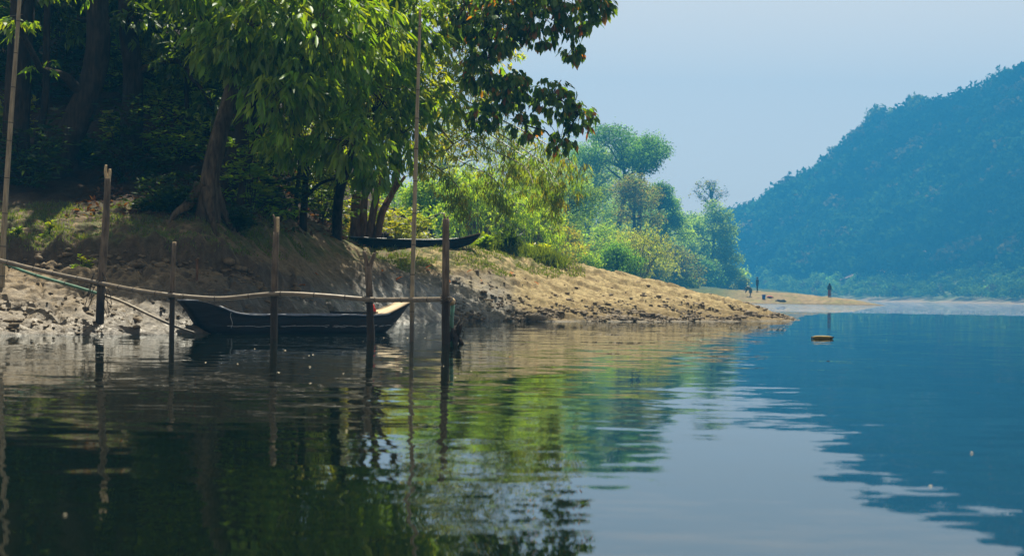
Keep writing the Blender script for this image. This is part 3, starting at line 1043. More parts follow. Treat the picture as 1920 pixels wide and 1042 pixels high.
stem_tree('leaning_tree', 'thick tree leaning right over the dark slope behind the tall forked stake', [(92, 335, 29), (125, 265, 29), (165, 180, 29), (185, 90, 29), (182, 0, 29), (190, -120, 29), (210, -300, 30)],
          [.34, .27, .25, .24, .22, .2, .13], [Pb(120, -60, 27.5, .9, .7), Pb(60, -30, 27, .5, .6), Pb(200, -130, 31.5, 1.7, .6), Pb(60, -200, 34, 2.2, .7), Pb(240, -250, 35, 2.4, .6), Pb(30, 40, 27.5, .35, .8), Pb(75, 130, 28.5, .3, .8)], 1700, 31, GREEN)
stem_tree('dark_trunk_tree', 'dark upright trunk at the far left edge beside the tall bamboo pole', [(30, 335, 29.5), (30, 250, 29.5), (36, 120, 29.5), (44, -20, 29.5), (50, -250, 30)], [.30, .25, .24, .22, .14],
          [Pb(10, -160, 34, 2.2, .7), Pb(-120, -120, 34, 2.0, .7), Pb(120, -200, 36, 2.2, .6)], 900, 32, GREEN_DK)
stem_tree('slender_tree', 'slender stem between the dark trunk and the leaning tree', [(66, 325, 30), (72, 260, 30), (86, 180, 30), (88, 60, 30), (95, -120, 30)], [.10, .08, .075, .07, .05],
          [Pb(100, -120, 33.5, 1.2, .7), Pb(95, 20, 30, .5, .6)], 420, 33, GREEN_DK)
stem_tree('upright_tree', 'straight trunk in deep shade behind the leaning tree', [(245, 285, 33), (247, 220, 33), (250, 140, 33), (240, 40, 33), (235, -150, 33)], [.24, .22, .21, .2, .13],
          [Pb(240, -180, 33, 2.2, .6), Pb(330, -60, 33.5, 2.0, .7), Pb(200, -40, 34.5, 2.0, .7), Pb(300, 60, 31, .65, .7), Pb(200, 110, 33.5, .5, .6), Pb(255, 40, 30, .6, .7), Pb(335, 115, 30, .55, .7), Pb(395, 200, 30, .5, .8), Pb(290, 150, 31, .45, .7), Pb(130, 50, 30.5, .5, .7), Pb(360, 40, 30, .6, .7)], 1900, 34, [(.05, .10, .008), (.07, .13, .01), (.035, .075, .008)], full=True)  # large upper crowns added to shade the slope below
stem_tree('crooked_tree', 'dark crooked trunk close behind the big tree with hanging leaves', [(425, 365, 30), (440, 300, 30), (462, 230, 30), (480, 140, 30), (500, 20, 30), (520, -150, 30)], [.24, .19, .18, .16, .13, .09],
          [Pb(520, -180, 31.5, 1.9, .7), Pb(620, 60, 31, 1.5, .8), Pb(690, 130, 32, 1.2, .8), Pb(560, 140, 32.5, 1.3, .8), Pb(640, 190, 33.5, 1.0, .8), Pb(430, -40, 33, 1.9, .7), Pb(540, 10, 33, 1.8, .7), Pb(520, 200, 30.5, .7, .7), Pb(480, 270, 30.5, .45, .6)], 2300, 35, GREEN)  # extra crown masses added behind the front foliage to shade slope and mud
stem_tree('thin_tree', 'thin dark stem rising between the crooked trunk and the low branch', [(448, 400, 28.5), (456, 340, 28.5), (470, 290, 28.5), (500, 220, 28.6), (525, 150, 28.7)], [.09, .07, .065, .05, .03],
          [Pb(530, 130, 29, .6, .7)], 120, 36, GREEN, roots=0)
stem_tree('young_tree', 'thin young tree on the slope above the ledge, crown in the shade', [(352, 300, 33.5), (352, 240, 33.5), (350, 150, 33.5), (360, 40, 33.5)], [.07, .055, .05, .035],
          [Pb(350, 100, 33.5, .9, .8), Pb(380, 190, 33, .6, .6), Pb(420, 20, 34, 1.2, .7)], 420, 37, GREEN)

# ---- bamboo spray hanging in front of the far trees
def hanging_spray():
    rng = np.random.default_rng(41)
    b = base_on_bank(618, 420, 42.5)
    t = thing('bamboo_clump', b, 'bamboo whose thin arching stems hang feathery pale green leaves above the grassy crest', 'bamboo')
    arcs = [([(618, 420), (640, 250), (760, 160), (900, 230), (1010, 300), (1050, 350)], 36), ([(622, 420), (650, 260), (780, 200), (900, 270), (980, 310), (1000, 345)], 36),
            ([(616, 420), (640, 240), (770, 150), (930, 220), (1040, 280), (1085, 320)], 35.5), ([(625, 420), (660, 280), (780, 240), (860, 300), (920, 330), (945, 365)], 37),
            ([(612, 420), (640, 300), (720, 260), (800, 300), (850, 340), (870, 370)], 37), ([(620, 420), (650, 230), (790, 170), (930, 260), (1020, 320), (1045, 372)], 36.5)]
    mb, lb = MB(), MB()
    for pts, d in arcs:
        q = [b if i == 0 else P(a, c, 42.5 + (d - 42.5) * i / (len(pts) - 1)) for i, (a, c) in enumerate(pts)]
        p_, r_ = smooth_path(q, np.linspace(.04, .006, len(q)), 10)
        lb.tube(p_, r_, 6, True)
        m_ = len(p_)
        w = np.linspace(0, 1, m_)
        idx = rng.choice(np.arange(m_), 130, p=(w ** 1.5 + .02) / (w ** 1.5 + .02).sum())
        pos = p_[idx] + rng.normal(0, .13, (130, 3)) - np.array([0, 0, 1]) * rng.random((130, 1)) * .55
        clusters(mb, pos, rdir(130, rng) * .3, rng, 9, .22, .026, [(0.09, 0.18, 0.02), (0.12, 0.20, 0.022), (0.07, 0.14, 0.016), (0.17, 0.17, 0.02)], 1.0, .55, False)
    lb.build('stem', M_BAMBOO_RAIL, t)
    mb.build('foliage', M_LEAF, t, True, kind='stuff')
hanging_spray()

# ---- shaded forest behind on the hillside
def forest_tree(px, py, d, h, r, seed, cols, label, name='forest_tree', group='shaded trees on the slope behind'):
    rng = np.random.default_rng(seed)
    b = base_on_bank(px, py, d)
    x, y, z = b
    lean = rng.normal(0, .06, 2)
    pth = [b, b + np.array([lean[0] * h * .3, lean[1] * h * .3, h * .35]), b + np.array([lean[0] * h * .6, 0, h * .65]), b + np.array([lean[0] * h, 0, h])]
    bl = []
    for q in range(7):
        a = rng.random() * 6.28
        hh = h * (0.22 + .8 * rng.random())
        bl.append((np.array([x + lean[0] * h + math.cos(a) * r * .65, y + math.sin(a) * r * .65, z + hh]), r * (.45 + .3 * rng.random()), .7))
    return near_tree(name, label, b, pth, [.2, .15, .12, .06], bl, 850, 6, .34, .13, cols, .5, .9, roots=0, seed=seed, full=False, group=group)

FT = [(-60, 180, 36, 8, 2.2), (60, 150, 38, 8, 2.4), (150, 140, 40, 9, 2.6), (270, 140, 39, 8, 2.4), (360, 150, 38, 8, 2.2), (430, 170, 38, 8, 2.2), (100, 60, 44, 9, 2.8), (230, 70, 45, 9, 2.8), (350, 80, 45, 9, 2.8), (470, 130, 44, 9, 2.6)]
FTL = ['shaded tree on the slope at the left picture edge', 'shaded tree above the slope behind the slender stem', 'shaded tree high behind the leaning trunk', 'shaded tree on the slope behind the straight trunk', 'shaded tree on the slope behind the thin young tree',
       'shaded tree on the slope behind the big ridged trunk', 'dim tree at the top of the slope above the leaning trunk', 'dim tree at the top of the slope above the straight trunk',
       'dim tree at the top of the slope above the young tree', 'dim tree at the top of the slope behind the crooked trunk']
for i, (a, l) in enumerate(zip(FT, FTL)):
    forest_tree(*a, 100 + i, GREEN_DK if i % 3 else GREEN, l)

# ---- understorey shrubs
def shrub(px, py, d, r, seed, cols, label, L=.12, Wd=.04, n=160, k=6, group=None, full=False, name='shrub', cat='shrub', hgt=None, droop=.15, b=None):
    rng = np.random.default_rng(seed)
    if b is None:
        b = base_on_bank(px, py, d)
    b = b + np.array([0, 0, .15])
    t = thing(name, b, label, cat, group)
    sb, mb = MB(), MB()
    tips = []
    hgt = hgt or r * 1.4
    for q in range(max(5, n // 14)):
        o = rdir(1, rng)[0]
        e = b + np.array([o[0] * r, o[1] * r, abs(o[2]) * hgt + .1 * hgt])
        sb.tube([b + [0, 0, -.1], (b + e) / 2 + np.array([0, 0, .15 * hgt]), e], [.012, .009, .004], 4, False)
        tips.append(e)
    tips = np.array(tips)
    i = rng.integers(0, len(tips), n)
    pos = b + (tips[i] - b) * (.35 + .65 * rng.random((n, 1))) + rng.normal(0, r * .16, (n, 3))
    out_ = unit(pos - b)
    sb.build('stem', M_BARK, t)
    clusters(mb, pos, out_, rng, k, L, Wd, cols, droop, .8, full)
    mb.build('foliage', M_LEAF, t, True, kind='stuff')
    return t

YEL_ = [(0.15, .21, .02), (.2, .23, .03), (.11, .18, .02)]  # bright yellow green puts sunlight into the leaf colour of shaded bushes
shrub(152, 492, 24.2, .20, 51, GREEN_LT, 'small bright green bush growing from the broken mud ledge', .06, .03, 120, 6, None, True)
shrub(92, 447, 25.2, .09, 52, GREEN_LT, 'single leafy weed standing up from the grassy shelf near the tall stake', .09, .03, 22, 6, None, True, 'weed', 'plant', .30)
shrub(30, 452, 25.0, .12, 53, GREEN_LT, 'low weed on the shelf edge beside the bamboo pole', .07, .03, 26, 6, None, True, 'weed', 'plant', .2)
shrub(305, 210, 33.5, .9, 54, [(0.12, .17, .02), (.16, .2, .03), (.08, .13, .02)], 'bamboo seedling clump catching sunlight in the dark forest', .24, .028, 300, 7, None, False, 'bamboo_seedling', 'plant', 2.0, .3)
shrub(210, 235, 31, .45, 55, GREEN_LT, 'leafy sapling lit by the sun right of the leaning trunk', .14, .06, 70, 6, None, True, 'sapling', 'plant', .7)
shrub(150, 300, 30, .5, 56, GREEN_DK, 'dim bush on the slope at the foot of the leaning trunk', .14, .06, 110)
shrub(340, 405, 27, .5, 57, GREEN_DK, 'dark green bush at the foot of the big ridged trunk', .12, .05, 240)
shrub(300, 412, 27, .45, 58, GREEN_DK, 'low dark bush on the shelf left of the big ridged trunk', .12, .05, 200)
shrub(440, 432, 27.4, .35, 59, GREEN_DK, 'small dark bush right of the big trunk roots', .12, .05, 140)
shrub(600, 395, 40, .8, 60, YEL_, 'sunlit bush behind the slim tree at the top of the path', .16, .07, 260)
shrub(655, 425, 42.5, .55, 61, [(0.13, .16, .02), (.18, .17, .03)], 'sunlit yellow green bush at the foot of the forked tree', .14, .06, 200)  # sunlight put into its yellow green leaf colour
shrub(565, 345, 36, .9, 62, GREEN_LT, 'bright leafy bush seen through the low branches', .15, .06, 300)
shrub(500, 330, 36, .9, 63, GREEN_LT, 'leafy bush behind the low horizontal branch', .15, .06, 260)
shrub(740, 425, 44, .8, 64, YEL_, 'twiggy bush behind the middle of the beached canoe', .15, .06, 220)
shrub(770, 440, 46, .9, 66, YEL_, 'bright bush between the tall bamboo pole and the beached canoe', .15, .06, 240)
shrub(690, 425, 46, .9, 67, GREEN_LT, 'leafy bush seen between the reddish forked trunks', .15, .06, 240)
shrub(20, 235, 32, .7, 65, GREEN_LT, 'sunlit leaves of a bush at the left picture edge', .16, .07, 120)

UNDER_AT = ['at the top edge of the leaf litter bank', 'below the low horizontal branch', 'above the grassy shelf behind the split stake', 'between the ridged trunk and the slim stems', 'in the hollow behind the slim dark stems', 'at the left foot of the leaning tree', 'above the left edge bamboo pole', 'between the slender stem and the leaning tree', 'high behind the leaning trunk', 'just right of the leaning trunk', 'at the very top right of the leaning tree', 'below the straight shaded trunk',
            'right of the straight shaded trunk', 'at the foot of the thin young tree', 'close left of the big ridged trunk', 'behind the big ridged trunk', 'at the top above the young tree', 'right of the crooked dark trunk',
            'at the top behind the leaning tree', 'behind the far left dark trunk', 'behind the long low branch', 'at the top behind the hanging leaves']
UNDER = [(330, 330, 30.5), (520, 375, 31), (230, 345, 29.5), (470, 385, 29), (600, 400, 35), (60, 350, 28.5), (10, 90, 38), (70, 215, 34), (120, 130, 37), (225, 170, 36), (200, 60, 41), (270, 230, 34.5), (300, 110, 39), (345, 215, 35), (390, 290, 32.5), (420, 180, 37), (330, 60, 42), (480, 250, 36), (110, 40, 43), (30, 160, 36), (520, 300, 36.5), (440, 90, 41)]
for i, (px, py, d) in enumerate(UNDER):
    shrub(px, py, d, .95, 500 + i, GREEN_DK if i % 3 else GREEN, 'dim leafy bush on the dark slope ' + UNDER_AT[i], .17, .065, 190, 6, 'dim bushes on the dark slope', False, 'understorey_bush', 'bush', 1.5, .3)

# ------------------------------------------------------------------ trees on the far left bank
def far_tree(px_c, py_top, w_px, d, cols, label, style='round', seed=0, n=6500, leaf=None, name='tree', base_z=None, trunk=True, py_low=None, sparse=1.0):
    rng = np.random.default_rng(seed)
    sc_ = FPX / d
    top = P(px_c, py_top, d)
    x, y = top[0], top[1]
    z0 = float(lookup(FG, x, y)) if d > 62 else float(gz(x, y))
    z0 = max(z0, 0.1)
    r = w_px / sc_ / 2
    low = P(px_c, py_low, d)[2] if py_low else z0 + (top[2] - z0) * 0.12
    h = top[2] - z0
    b = np.array([x, y, z0 - .3])
    t = thing(name, (x, y, z0), label, 'tree' if name != 'bamboo_thicket' else 'bamboo', 'trees along the far left bank')
    leaf = leaf or max(0.13, 3.4 / sc_)
    tb, lb, mb = MB(), MB(), MB()
    if style == 'bamboo':
        for q in range(46):
            a = rng.random() * 6.28
            rr = r * (0.15 + .85 * rng.random())
            e = np.array([x + math.cos(a) * rr, y + math.sin(a) * rr, low + (top[2] - low) * (.55 + .45 * rng.random()) * (1 - .35 * (rr / r) ** 2)])
            f = b + np.array([math.cos(a), math.sin(a), 0]) * r * .15
            mid = f * .45 + e * .55 + np.array([0, 0, h * .22])
            tipd = e + np.array([math.cos(a) * r * .25, math.sin(a) * r * .25, -h * .10])
            p_, r_ = smooth_path([f, mid, e, tipd], [.05, .04, .02, .008], 8)
            lb.tube(p_, r_, 5, False)
            m_ = int(n / 46 / 6)
            idx = (len(p_) * (.12 + .88 * rng.random(m_))).astype(int).clip(0, len(p_) - 1)
            pos = p_[idx] + rng.normal(0, r * .13, (m_, 3))
            clusters(mb, pos, rdir(m_, rng) * .4, rng, 6, leaf * 1.5, leaf * .32, cols, .8, .6, False, .18)
        lb.build('stem', M_BAMBOO_RAIL, t)
        mb.build('foliage', M_LEAF_FAR, t, True, kind='stuff')
        return t
    blobs = []
    hc = (top[2] - low)
    nb = {'round': 26, 'layered': 30, 'tall': 17, 'bush': 22, 'bare': 16}[style]
    for q in range(nb):
        u = rng.random()
        a = rng.random() * 6.28
        if style == 'tall':
            zz, prof = low + hc * (.30 + .66 * u), .75 + .3 * math.sin(u * 3.1)
        elif style == 'layered':
            zz, prof = low + hc * (.05 + .88 * u), (1.0 - .75 * u ** 2)
        elif style == 'bush':
            zz, prof = low + hc * (.02 + .85 * u), math.sqrt(max(.05, 1 - u * u)) 
        else:
            zz, prof = low + hc * (.05 + .88 * u), math.sqrt(max(.08, 1 - (u * 1.6 - .62) ** 2))
        rr = r * prof * (.20 + .80 * math.sqrt(rng.random()))
        br = r * (.12 + .24 * rng.random())
        blobs.append((np.array([x + math.cos(a) * rr, y + math.sin(a) * rr * .9, zz]), br, .42 if style == 'layered' else .75))
    blobs.append((np.array([x, y, top[2] - r * .22]), r * .28, .7))
    if trunk:
        pth = [b, b + np.array([rng.normal(0, .03) * h, 0, h * .3]), b + np.array([rng.normal(0, .05) * h, 0, h * .6]), np.array([x, y, top[2] - hc * .2])]
        p_, r_ = smooth_path(pth, [h * .022 + .05, h * .017 + .04, h * .013 + .03, .05], 5)
        tb.tube(p_, r_, 8, False)
        tb.build('trunk', M_BARK, t)
        for c, br, _z in blobs:
            j = int(np.clip(len(p_) * (.35 + .5 * (c[2] - z0) / max(h, .1)), 1, len(p_) - 1))
            limb(lb, p_[j] if p_[j][2] < c[2] else p_[max(1, j // 2)], c, .05 + .006 * h, .02, rng, .05, 5, 3)
        if style == 'bare':
            for q in range(420):
                c = blobs[int(rng.integers(0, len(blobs)))]
                a = c[0] + rng.normal(0, c[1] * .35, 3)
                e = a + unit(rdir(1, rng)[0] + np.array([0, 0, .6])) * c[1] * (.5 + .7 * rng.random())
                lb.tube([a, e], [.035, .012], 3, False)
        lb.build('branches', M_BARK, t, True, kind='stuff')
    k = 5
    nn_ = int(n * sparse / k)
    pos, out_, bi = blob_points(blobs, nn_, rng, .78)
    bt = np.exp(rng.normal(0, .16, len(blobs)))
    P0 = np.repeat(pos, k, 0) + rng.normal(0, leaf * .9 + r * .032, (nn_ * k, 3))
    O = np.repeat(out_, k, 0)
    d_ = unit(rdir(nn_ * k, rng) + O * .4 + np.array([0, 0, -.35]))
    nv = unit(O * .3 + np.array([-.1, .25, 1.0]) + rng.normal(0, .45, (nn_ * k, 3)))
    c_ = palette(nn_ * k, cols, rng, .18) * np.repeat(bt[bi], k)[:, None]
    leaves(mb, P0, d_, nv, leaf * 1.25 * np.exp(rng.normal(0, .25, nn_ * k)), leaf * .75 * np.exp(rng.normal(0, .2, nn_ * k)), c_, False)
    mb.build('foliage', M_LEAF_FAR, t, True, kind='stuff')
    return t

YEL = [(0.18, 0.32, 0.03), (0.22, 0.34, 0.04), (0.14, 0.29, 0.03)]
OLIVE = [(0.13, 0.18, 0.03), (0.17, 0.18, 0.035), (0.10, 0.17, 0.03), (0.19, 0.18, 0.04)]
MID = [(0.12, 0.24, 0.05), (0.16, 0.26, 0.05), (0.10, 0.22, 0.05)]
DARK = [(0.055, 0.155, 0.04), (0.07, 0.17, 0.04), (0.045, 0.13, 0.035)]
BROWN = [(0.12, 0.11, 0.06), (0.09, 0.13, 0.05), (0.08, 0.15, 0.045)]
PALE = [(0.20, 0.28, 0.05), (0.24, 0.29, 0.055), (0.16, 0.25, 0.04)]
FTREES = [
    # px, top, width, d, cols, label, style, n, name, py_low
    (905, 305, 190, 66, YEL, 'bright yellow green bamboo thicket right behind the beached canoe', 'bamboo', 9000, 'bamboo_thicket', None),
    (985, 355, 150, 72, YEL, 'yellow green bamboo thicket behind the grass clump on the crest', 'bamboo', 7000, 'bamboo_thicket', None),
    (800, 335, 150, 74, MID, 'rounded green tree seen between the tall bamboo pole and the forked trunks', 'round', 7000, 'bushy_tree', None),
    (700, 330, 170, 80, DARK, 'dark green tree seen behind the reddish forked trunks', 'round', 6500, 'bushy_tree', None),
    (620, 300, 150, 78, MID, 'green tree glimpsed left of the reddish forked trunks', 'round', 6500, 'bushy_tree', None),
    (860, 330, 130, 90, DARK, 'dark tree in the gap left of the bright bamboo thicket', 'round', 5500, 'bushy_tree', None),
    (960, 235, 220, 98, GREEN_LT, 'tall light green tree rising behind the broad dark leaves', 'round', 8000, 'tall_tree', None),
    (830, 230, 200, 100, GREEN_LT, 'tall light green tree hidden behind the hanging foliage', 'round', 6000, 'tall_tree', None),
    (1010, 385, 150, 96, OLIVE, 'feathery olive tree with yellowish tips behind the sand crest', 'layered', 7000, 'feathery_tree', None),
    (1075, 335, 190, 118, MID, 'wide layered bluish green tree left of the tall bare-limbed one', 'layered', 8000, 'layered_tree', None),
    (1045, 425, 120, 104, OLIVE, 'low olive tree at the sand edge in front of the layered tree', 'layered', 5000, 'feathery_tree', None),
    (1165, 238, 150, 150, DARK, 'tallest dark tree rising above the far left bank', 'tall', 8000, 'tall_tree', 345),
    (1120, 262, 110, 156, MID, 'pale-topped tree joined to the left of the tallest dark tree', 'round', 5500, 'tall_tree', None),
    (1205, 262, 80, 152, DARK, 'thin-crowned tree with sky gaps right of the tallest dark tree', 'tall', 2600, 'open_tree', 330),
    (1190, 325, 130, 140, BROWN, 'brownish half bare tree below the tallest dark tree', 'round', 6500, 'brown_tree', None),
    (1240, 342, 70, 158, DARK, 'small dark crown stepping down towards the river', 'round', 4500, 'bushy_tree', None),
    (1120, 425, 120, 126, MID, 'blue green tree in the hollow of the far wood', 'round', 6000, 'bushy_tree', None),
    (1190, 425, 150, 120, PALE, 'pale arching bamboo at the foot of the far wood', 'bamboo', 7000, 'bamboo_thicket', None),
    (1155, 460, 110, 112, DARK, 'dark low tree behind the middle of the sand crest', 'bush', 5000, 'bushy_tree', None),
    (1255, 395, 110, 160, MID, 'rounded tree between the brownish one and the last big tree', 'round', 6000, 'bushy_tree', None),
    (1265, 465, 100, 150, BROWN, 'brown leafed low tree near the end of the far wood', 'round', 5500, 'brown_tree', None),
    (1225, 480, 90, 138, PALE, 'pale yellow bamboo low on the bank behind the sand', 'bamboo', 4500, 'bamboo_thicket', None),
    (1336, 378, 112, 182, MID, 'last big layered tree on the river side of the far wood', 'layered', 9000, 'layered_tree', 520),
    (1300, 415, 90, 186, MID, 'tree tucked against the left of the last big layered tree', 'round', 5500, 'bushy_tree', None),
    (1330, 343, 70, 196, BROWN, 'bare twiggy tree showing above the last big layered tree', 'bare', 260, 'bare_tree', 378),
    (1312, 492, 90, 178, DARK, 'dark undergrowth tree below the last big layered tree', 'bush', 4500, 'bushy_tree', None),
    (1365, 500, 50, 180, MID, 'low bush at the foot of the last big layered tree', 'bush', 3000, 'bush', None),
    (1388, 520, 26, 182, PALE, 'small pale bush alone on the far sand', 'bush', 1400, 'bush', None),
    (1085, 470, 100, 100, MID, 'green bush showing just over the sand crest', 'bush', 4000, 'bush', None),
    (1270, 520, 80, 150, MID, 'low green bush where the sand crest dips', 'bush', 3000, 'bush', None),
    (1060, 268, 160, 170, MID, 'hazy tree behind the layered one, half hidden by dark leaves', 'round', 6000, 'tall_tree', None),
    (1020, 318, 170, 160, GREEN_LT, 'hazy light green tree filling in behind the layered one', 'round', 6000, 'bushy_tree', None),
    (1110, 338, 150, 168, MID, 'hazy rounded tree just below the pale-topped one', 'round', 6000, 'bushy_tree', None),
    (1175, 372, 140, 172, MID, 'hazy tree behind the brownish half bare one', 'round', 6000, 'bushy_tree', None),
    (1235, 415, 120, 176, MID, 'hazy tree low between the brownish tree and the river', 'round', 5000, 'bushy_tree', None),
    (1290, 448, 100, 178, MID, 'hazy green bushy tree left of the last big layered tree', 'bush', 4500, 'bushy_tree', None),
    (1145, 405, 140, 165, GREEN_LT, 'light green tree in the hollow above the dark low tree', 'bush', 5000, 'bushy_tree', None),
    (1138, 300, 190, 190, MID, 'broad hazy tree filling the slope under the tallest tree', 'round', 7000, 'bushy_tree', None),
    (1088, 285, 150, 186, GREEN_LT, 'hazy light green crown left of the pale-topped tree', 'round', 6000, 'tall_tree', None),
    (1212, 352, 150, 188, MID, 'hazy green tree showing behind the right of the brownish tree', 'round', 6000, 'bushy_tree', None),
    (1285, 402, 110, 190, MID, 'hazy tree stepping down between the small dark crown and the last big tree', 'round', 5000, 'bushy_tree', None),
    (1265, 372, 50, 200, MID, 'hazy small crown left of the bare twiggy tree', 'round', 3000, 'tall_tree', None),
]
for i, (px, pt, w, d, cols, lab, st, n, nm, lowp) in enumerate(FTREES):
    if d > 108:
        d = 108 + (d - 108) * 3.2
    far_tree(px, pt, w, d, cols, lab, st, 300 + i, int(n * 1.35), None, nm, py_low=lowp)

SCAR = [q for q in (ground_at(a, b, 380, 900, HG) for a, b in ((1585, 522), (1640, 508), (1700, 496), (1738, 488))) if q is not None]

def near_scar(x, y):
    dm = np.full(np.shape(x), 1e9)
    for a, b in zip(SCAR[:-1], SCAR[1:]):
        ab = (b - a)[:2]
        t_ = np.clip(((x - a[0]) * ab[0] + (y - a[1]) * ab[1]) / (ab @ ab), 0, 1)
        dm = np.minimum(dm, np.hypot(x - a[0] - t_ * ab[0], y - a[1] - t_ * ab[1]))
    return dm

def bare_scar():
    # narrow strip of exposed earth lying on the slope
    if len(SCAR) < 2:
        return
    p_, r_ = smooth_path(np.array(SCAR), np.full(len(SCAR), 3.0), 8)
    V, F = [], []
    for k_, q in enumerate(p_):
        for o in (-1, 0, 1):
            w = 3.0 * (1 + .4 * math.sin(k_ * 1.7))
            x_, y_ = q[0] + o * w, q[1] + o * w * .3
            V.append([x_, y_, float(hz(x_, y_)) + .5])
    for k_ in range(len(p_) - 1):
        for o in (0, 1):
            a = k_ * 3 + o
            F.append([a, a + 1, a + 4, a + 3])
    MB().add(np.array(V), np.array(F)).build('earth_scar', mat_plain('bare_earth', (.30, .20, .14), .95, .3, .4), hill)
bare_scar()

# ------------------------------------------------------------------ forest on the far hill
def hill_forest():
    rng = np.random.default_rng(77)
    mb = MB()
    pts = []
    while len(pts) < 4400:
        x = rng.uniform(80, 470, 4000)
        y = rng.uniform(330, 950, 4000)
        z = hz(x, y)
        px, py = proj(np.stack([x, y, z], 1))
        crest = np.interp(y, [r_[1] for r_ in RID[::-1]], [r_[0] for r_ in RID[::-1]])
        ok = (z > .8) & (px > 1330) & (px < 2150) & (near_scar(x, y) > 5.0) & (x < crest + 28)
        pts += [(a, b, c) for a, b, c in zip(x[ok], y[ok], z[ok])]
    pts = np.array(pts[:4400])
    n = len(pts)
    nz = fbm(pts[:, 0], pts[:, 1], .015, 3, 81)
    lowz = pts[:, 2] < 14 + 10 * nz
    R = np.where(lowz, rng.uniform(1.0, 2.4, n), rng.uniform(2.2, 5.6, n))
    H = R * rng.uniform(1.2, 2.0, n)
    k = 72
    d = rdir(n * k, rng)
    d[:, 2] = np.abs(d[:, 2]) * 1.0 - .15
    c = np.repeat(pts + np.stack([0 * H, 0 * H, H * .75], 1), k, 0)
    RR = np.repeat(R, k)
    pos = c + d * np.stack([RR, RR, np.repeat(H * .7, k)], 1) * (.75 + .35 * rng.random((n * k, 1)))
    dd = unit(rdir(n * k, rng) + np.array([0, 0, -.3]))
    big = fbm(pts[:, 0], pts[:, 1] * .7, .012, 4, 83)
    tint = np.repeat(np.exp(rng.normal(0, .22, (n, 1)) + 1.0 * big[:, None]), k, 0)
    base = np.where(np.repeat(lowz, k)[:, None], np.array([0.05, 0.11, 0.035]), np.array([0.012, 0.034, 0.016]))
    brown = np.repeat(rng.random(n) < .10, k)[:, None]
    base = np.where(brown, np.array([0.05, 0.05, 0.03]), base)
    cc = base * tint * np.exp(rng.normal(0, .2, (n * k, 1)))
    leaves(mb, pos, dd, unit(d + rng.normal(0, .3, d.shape)), RR * .48, RR * .37, cc, False)
    mb.build('hill_forest', M_LEAF_HILL, None, True, kind='stuff')
hill_forest()

def ridge_trees():
    rng = np.random.default_rng(91)
    protos = []
    for v in range(4):
        tb, mb = MB(), MB()
        tb.tube([[0, 0, -1.5], [.1, 0, 2], [0, .1, 5]], [.3, .22, .1], 6, False)
        bl = [(np.array([rng.normal(0, .9), rng.normal(0, .9), 3.2 + 2.6 * rng.random()]), 1.0 + .9 * rng.random(), .85) for _ in range(6)]
        pos, out_, _ = blob_points(bl, 260, rng, .6)
        leaves(mb, pos, unit(rdir(260, rng)), out_, np.full(260, 1.0), np.full(260, .7), palette(260, [(0.036, 0.06, 0.022), (.05, .075, .03)], rng, .2), False)
        protos.append((tb.mesh('trunk', M_BARK), mb.mesh('crown', M_LEAF_FAR)))
    first = []
    k = 0
    seg = np.array([[p[0], p[1]] for p in RID])
    for t_ in np.linspace(1.9, len(RID) - 1.02, 46):
        i = int(t_)
        f = t_ - i
        q = seg[i] * (1 - f) + seg[i + 1] * f + rng.normal(0, 5, 2)
        z = float(hz(q[0], q[1]))
        t = thing('hill_tree', (q[0], q[1], z), 'small hazy blue tree standing out along the ridge line of the far hill', 'tree', 'trees on the ridge of the far hill')
        tm, cm = protos[k % 4]
        a = link('trunk', tm)
        b = link('crown', cm)
        for o in (a, b):
            o.parent = t
        s = float(rng.choice([.8, 1.2, 1.7, 2.3]) * rng.uniform(.8, 1.2))
        t.scale = (s, s, s * float(rng.uniform(.9, 1.25)))
        t.rotation_euler = (0, 0, float(rng.random() * 6.28))
        k += 1
    # leafless tree near the top right and the big group at the low end of the ridge
    for px, py, d, hh, lab, bare in ((1872, 130, 715, 9, 'bare grey tree poking above the ridge near the top right', True), (1405, 372, 860, 10, 'large hazy tree at the low left end of the far ridge', False)):
        p = P(px, py, d)
        z = float(hz(p[0], p[1]))
        t = thing('bare_hill_tree' if bare else 'tall_hill_tree', (p[0], p[1], z), lab, 'tree')
        tb, mb = MB(), MB()
        tb.tube([[p[0], p[1], z - 2], [p[0], p[1], z + hh * .6]], [.4, .2], 6, False)
        for q in range(60 if bare else 12):
            e = np.array([p[0], p[1], z + hh * .55]) + rng.normal(0, 1, 3) * np.array([hh * .22, hh * .22, hh * .2])
            tb.tube([[p[0], p[1], z + hh * .35], e], [.14, .05], 4, False)
        tb.build('trunk', M_BARK, t)
        if not bare:
            bl = [(np.array([p[0] + rng.normal(0, 5), p[1] + rng.normal(0, 4), z + hh * (.45 + .5 * rng.random())]), 2.6 + rng.random() * 1.6, .6) for _ in range(11)]
            pos, out_, _ = blob_points(bl, 700, rng, .6)
            leaves(mb, pos, rdir(700, rng), out_, np.full(700, 1.5), np.full(700, 1.0), palette(700, [(0.036, 0.06, 0.022)], rng, .2), False)
            mb.build('crown', M_LEAF_FAR, t)
ridge_trees()

# ------------------------------------------------------------------ boats
def spline(xq, xk, yk):
    """monotone-ish smooth interpolation"""
    xk, yk = np.asarray(xk, float), np.asarray(yk, float)
    i = np.clip(np.searchsorted(xk, xq) - 1, 0, len(xk) - 2)
    t = (xq - xk[i]) / (xk[i + 1] - xk[i])
    m = np.gradient(yk, xk)
    h = xk[i + 1] - xk[i]
    t2, t3 = t * t, t * t * t
    return (2 * t3 - 3 * t2 + 1) * yk[i] + (t3 - 2 * t2 + t) * h * m[i] + (-2 * t3 + 3 * t2) * yk[i + 1] + (t3 - t2) * h * m[i + 1]

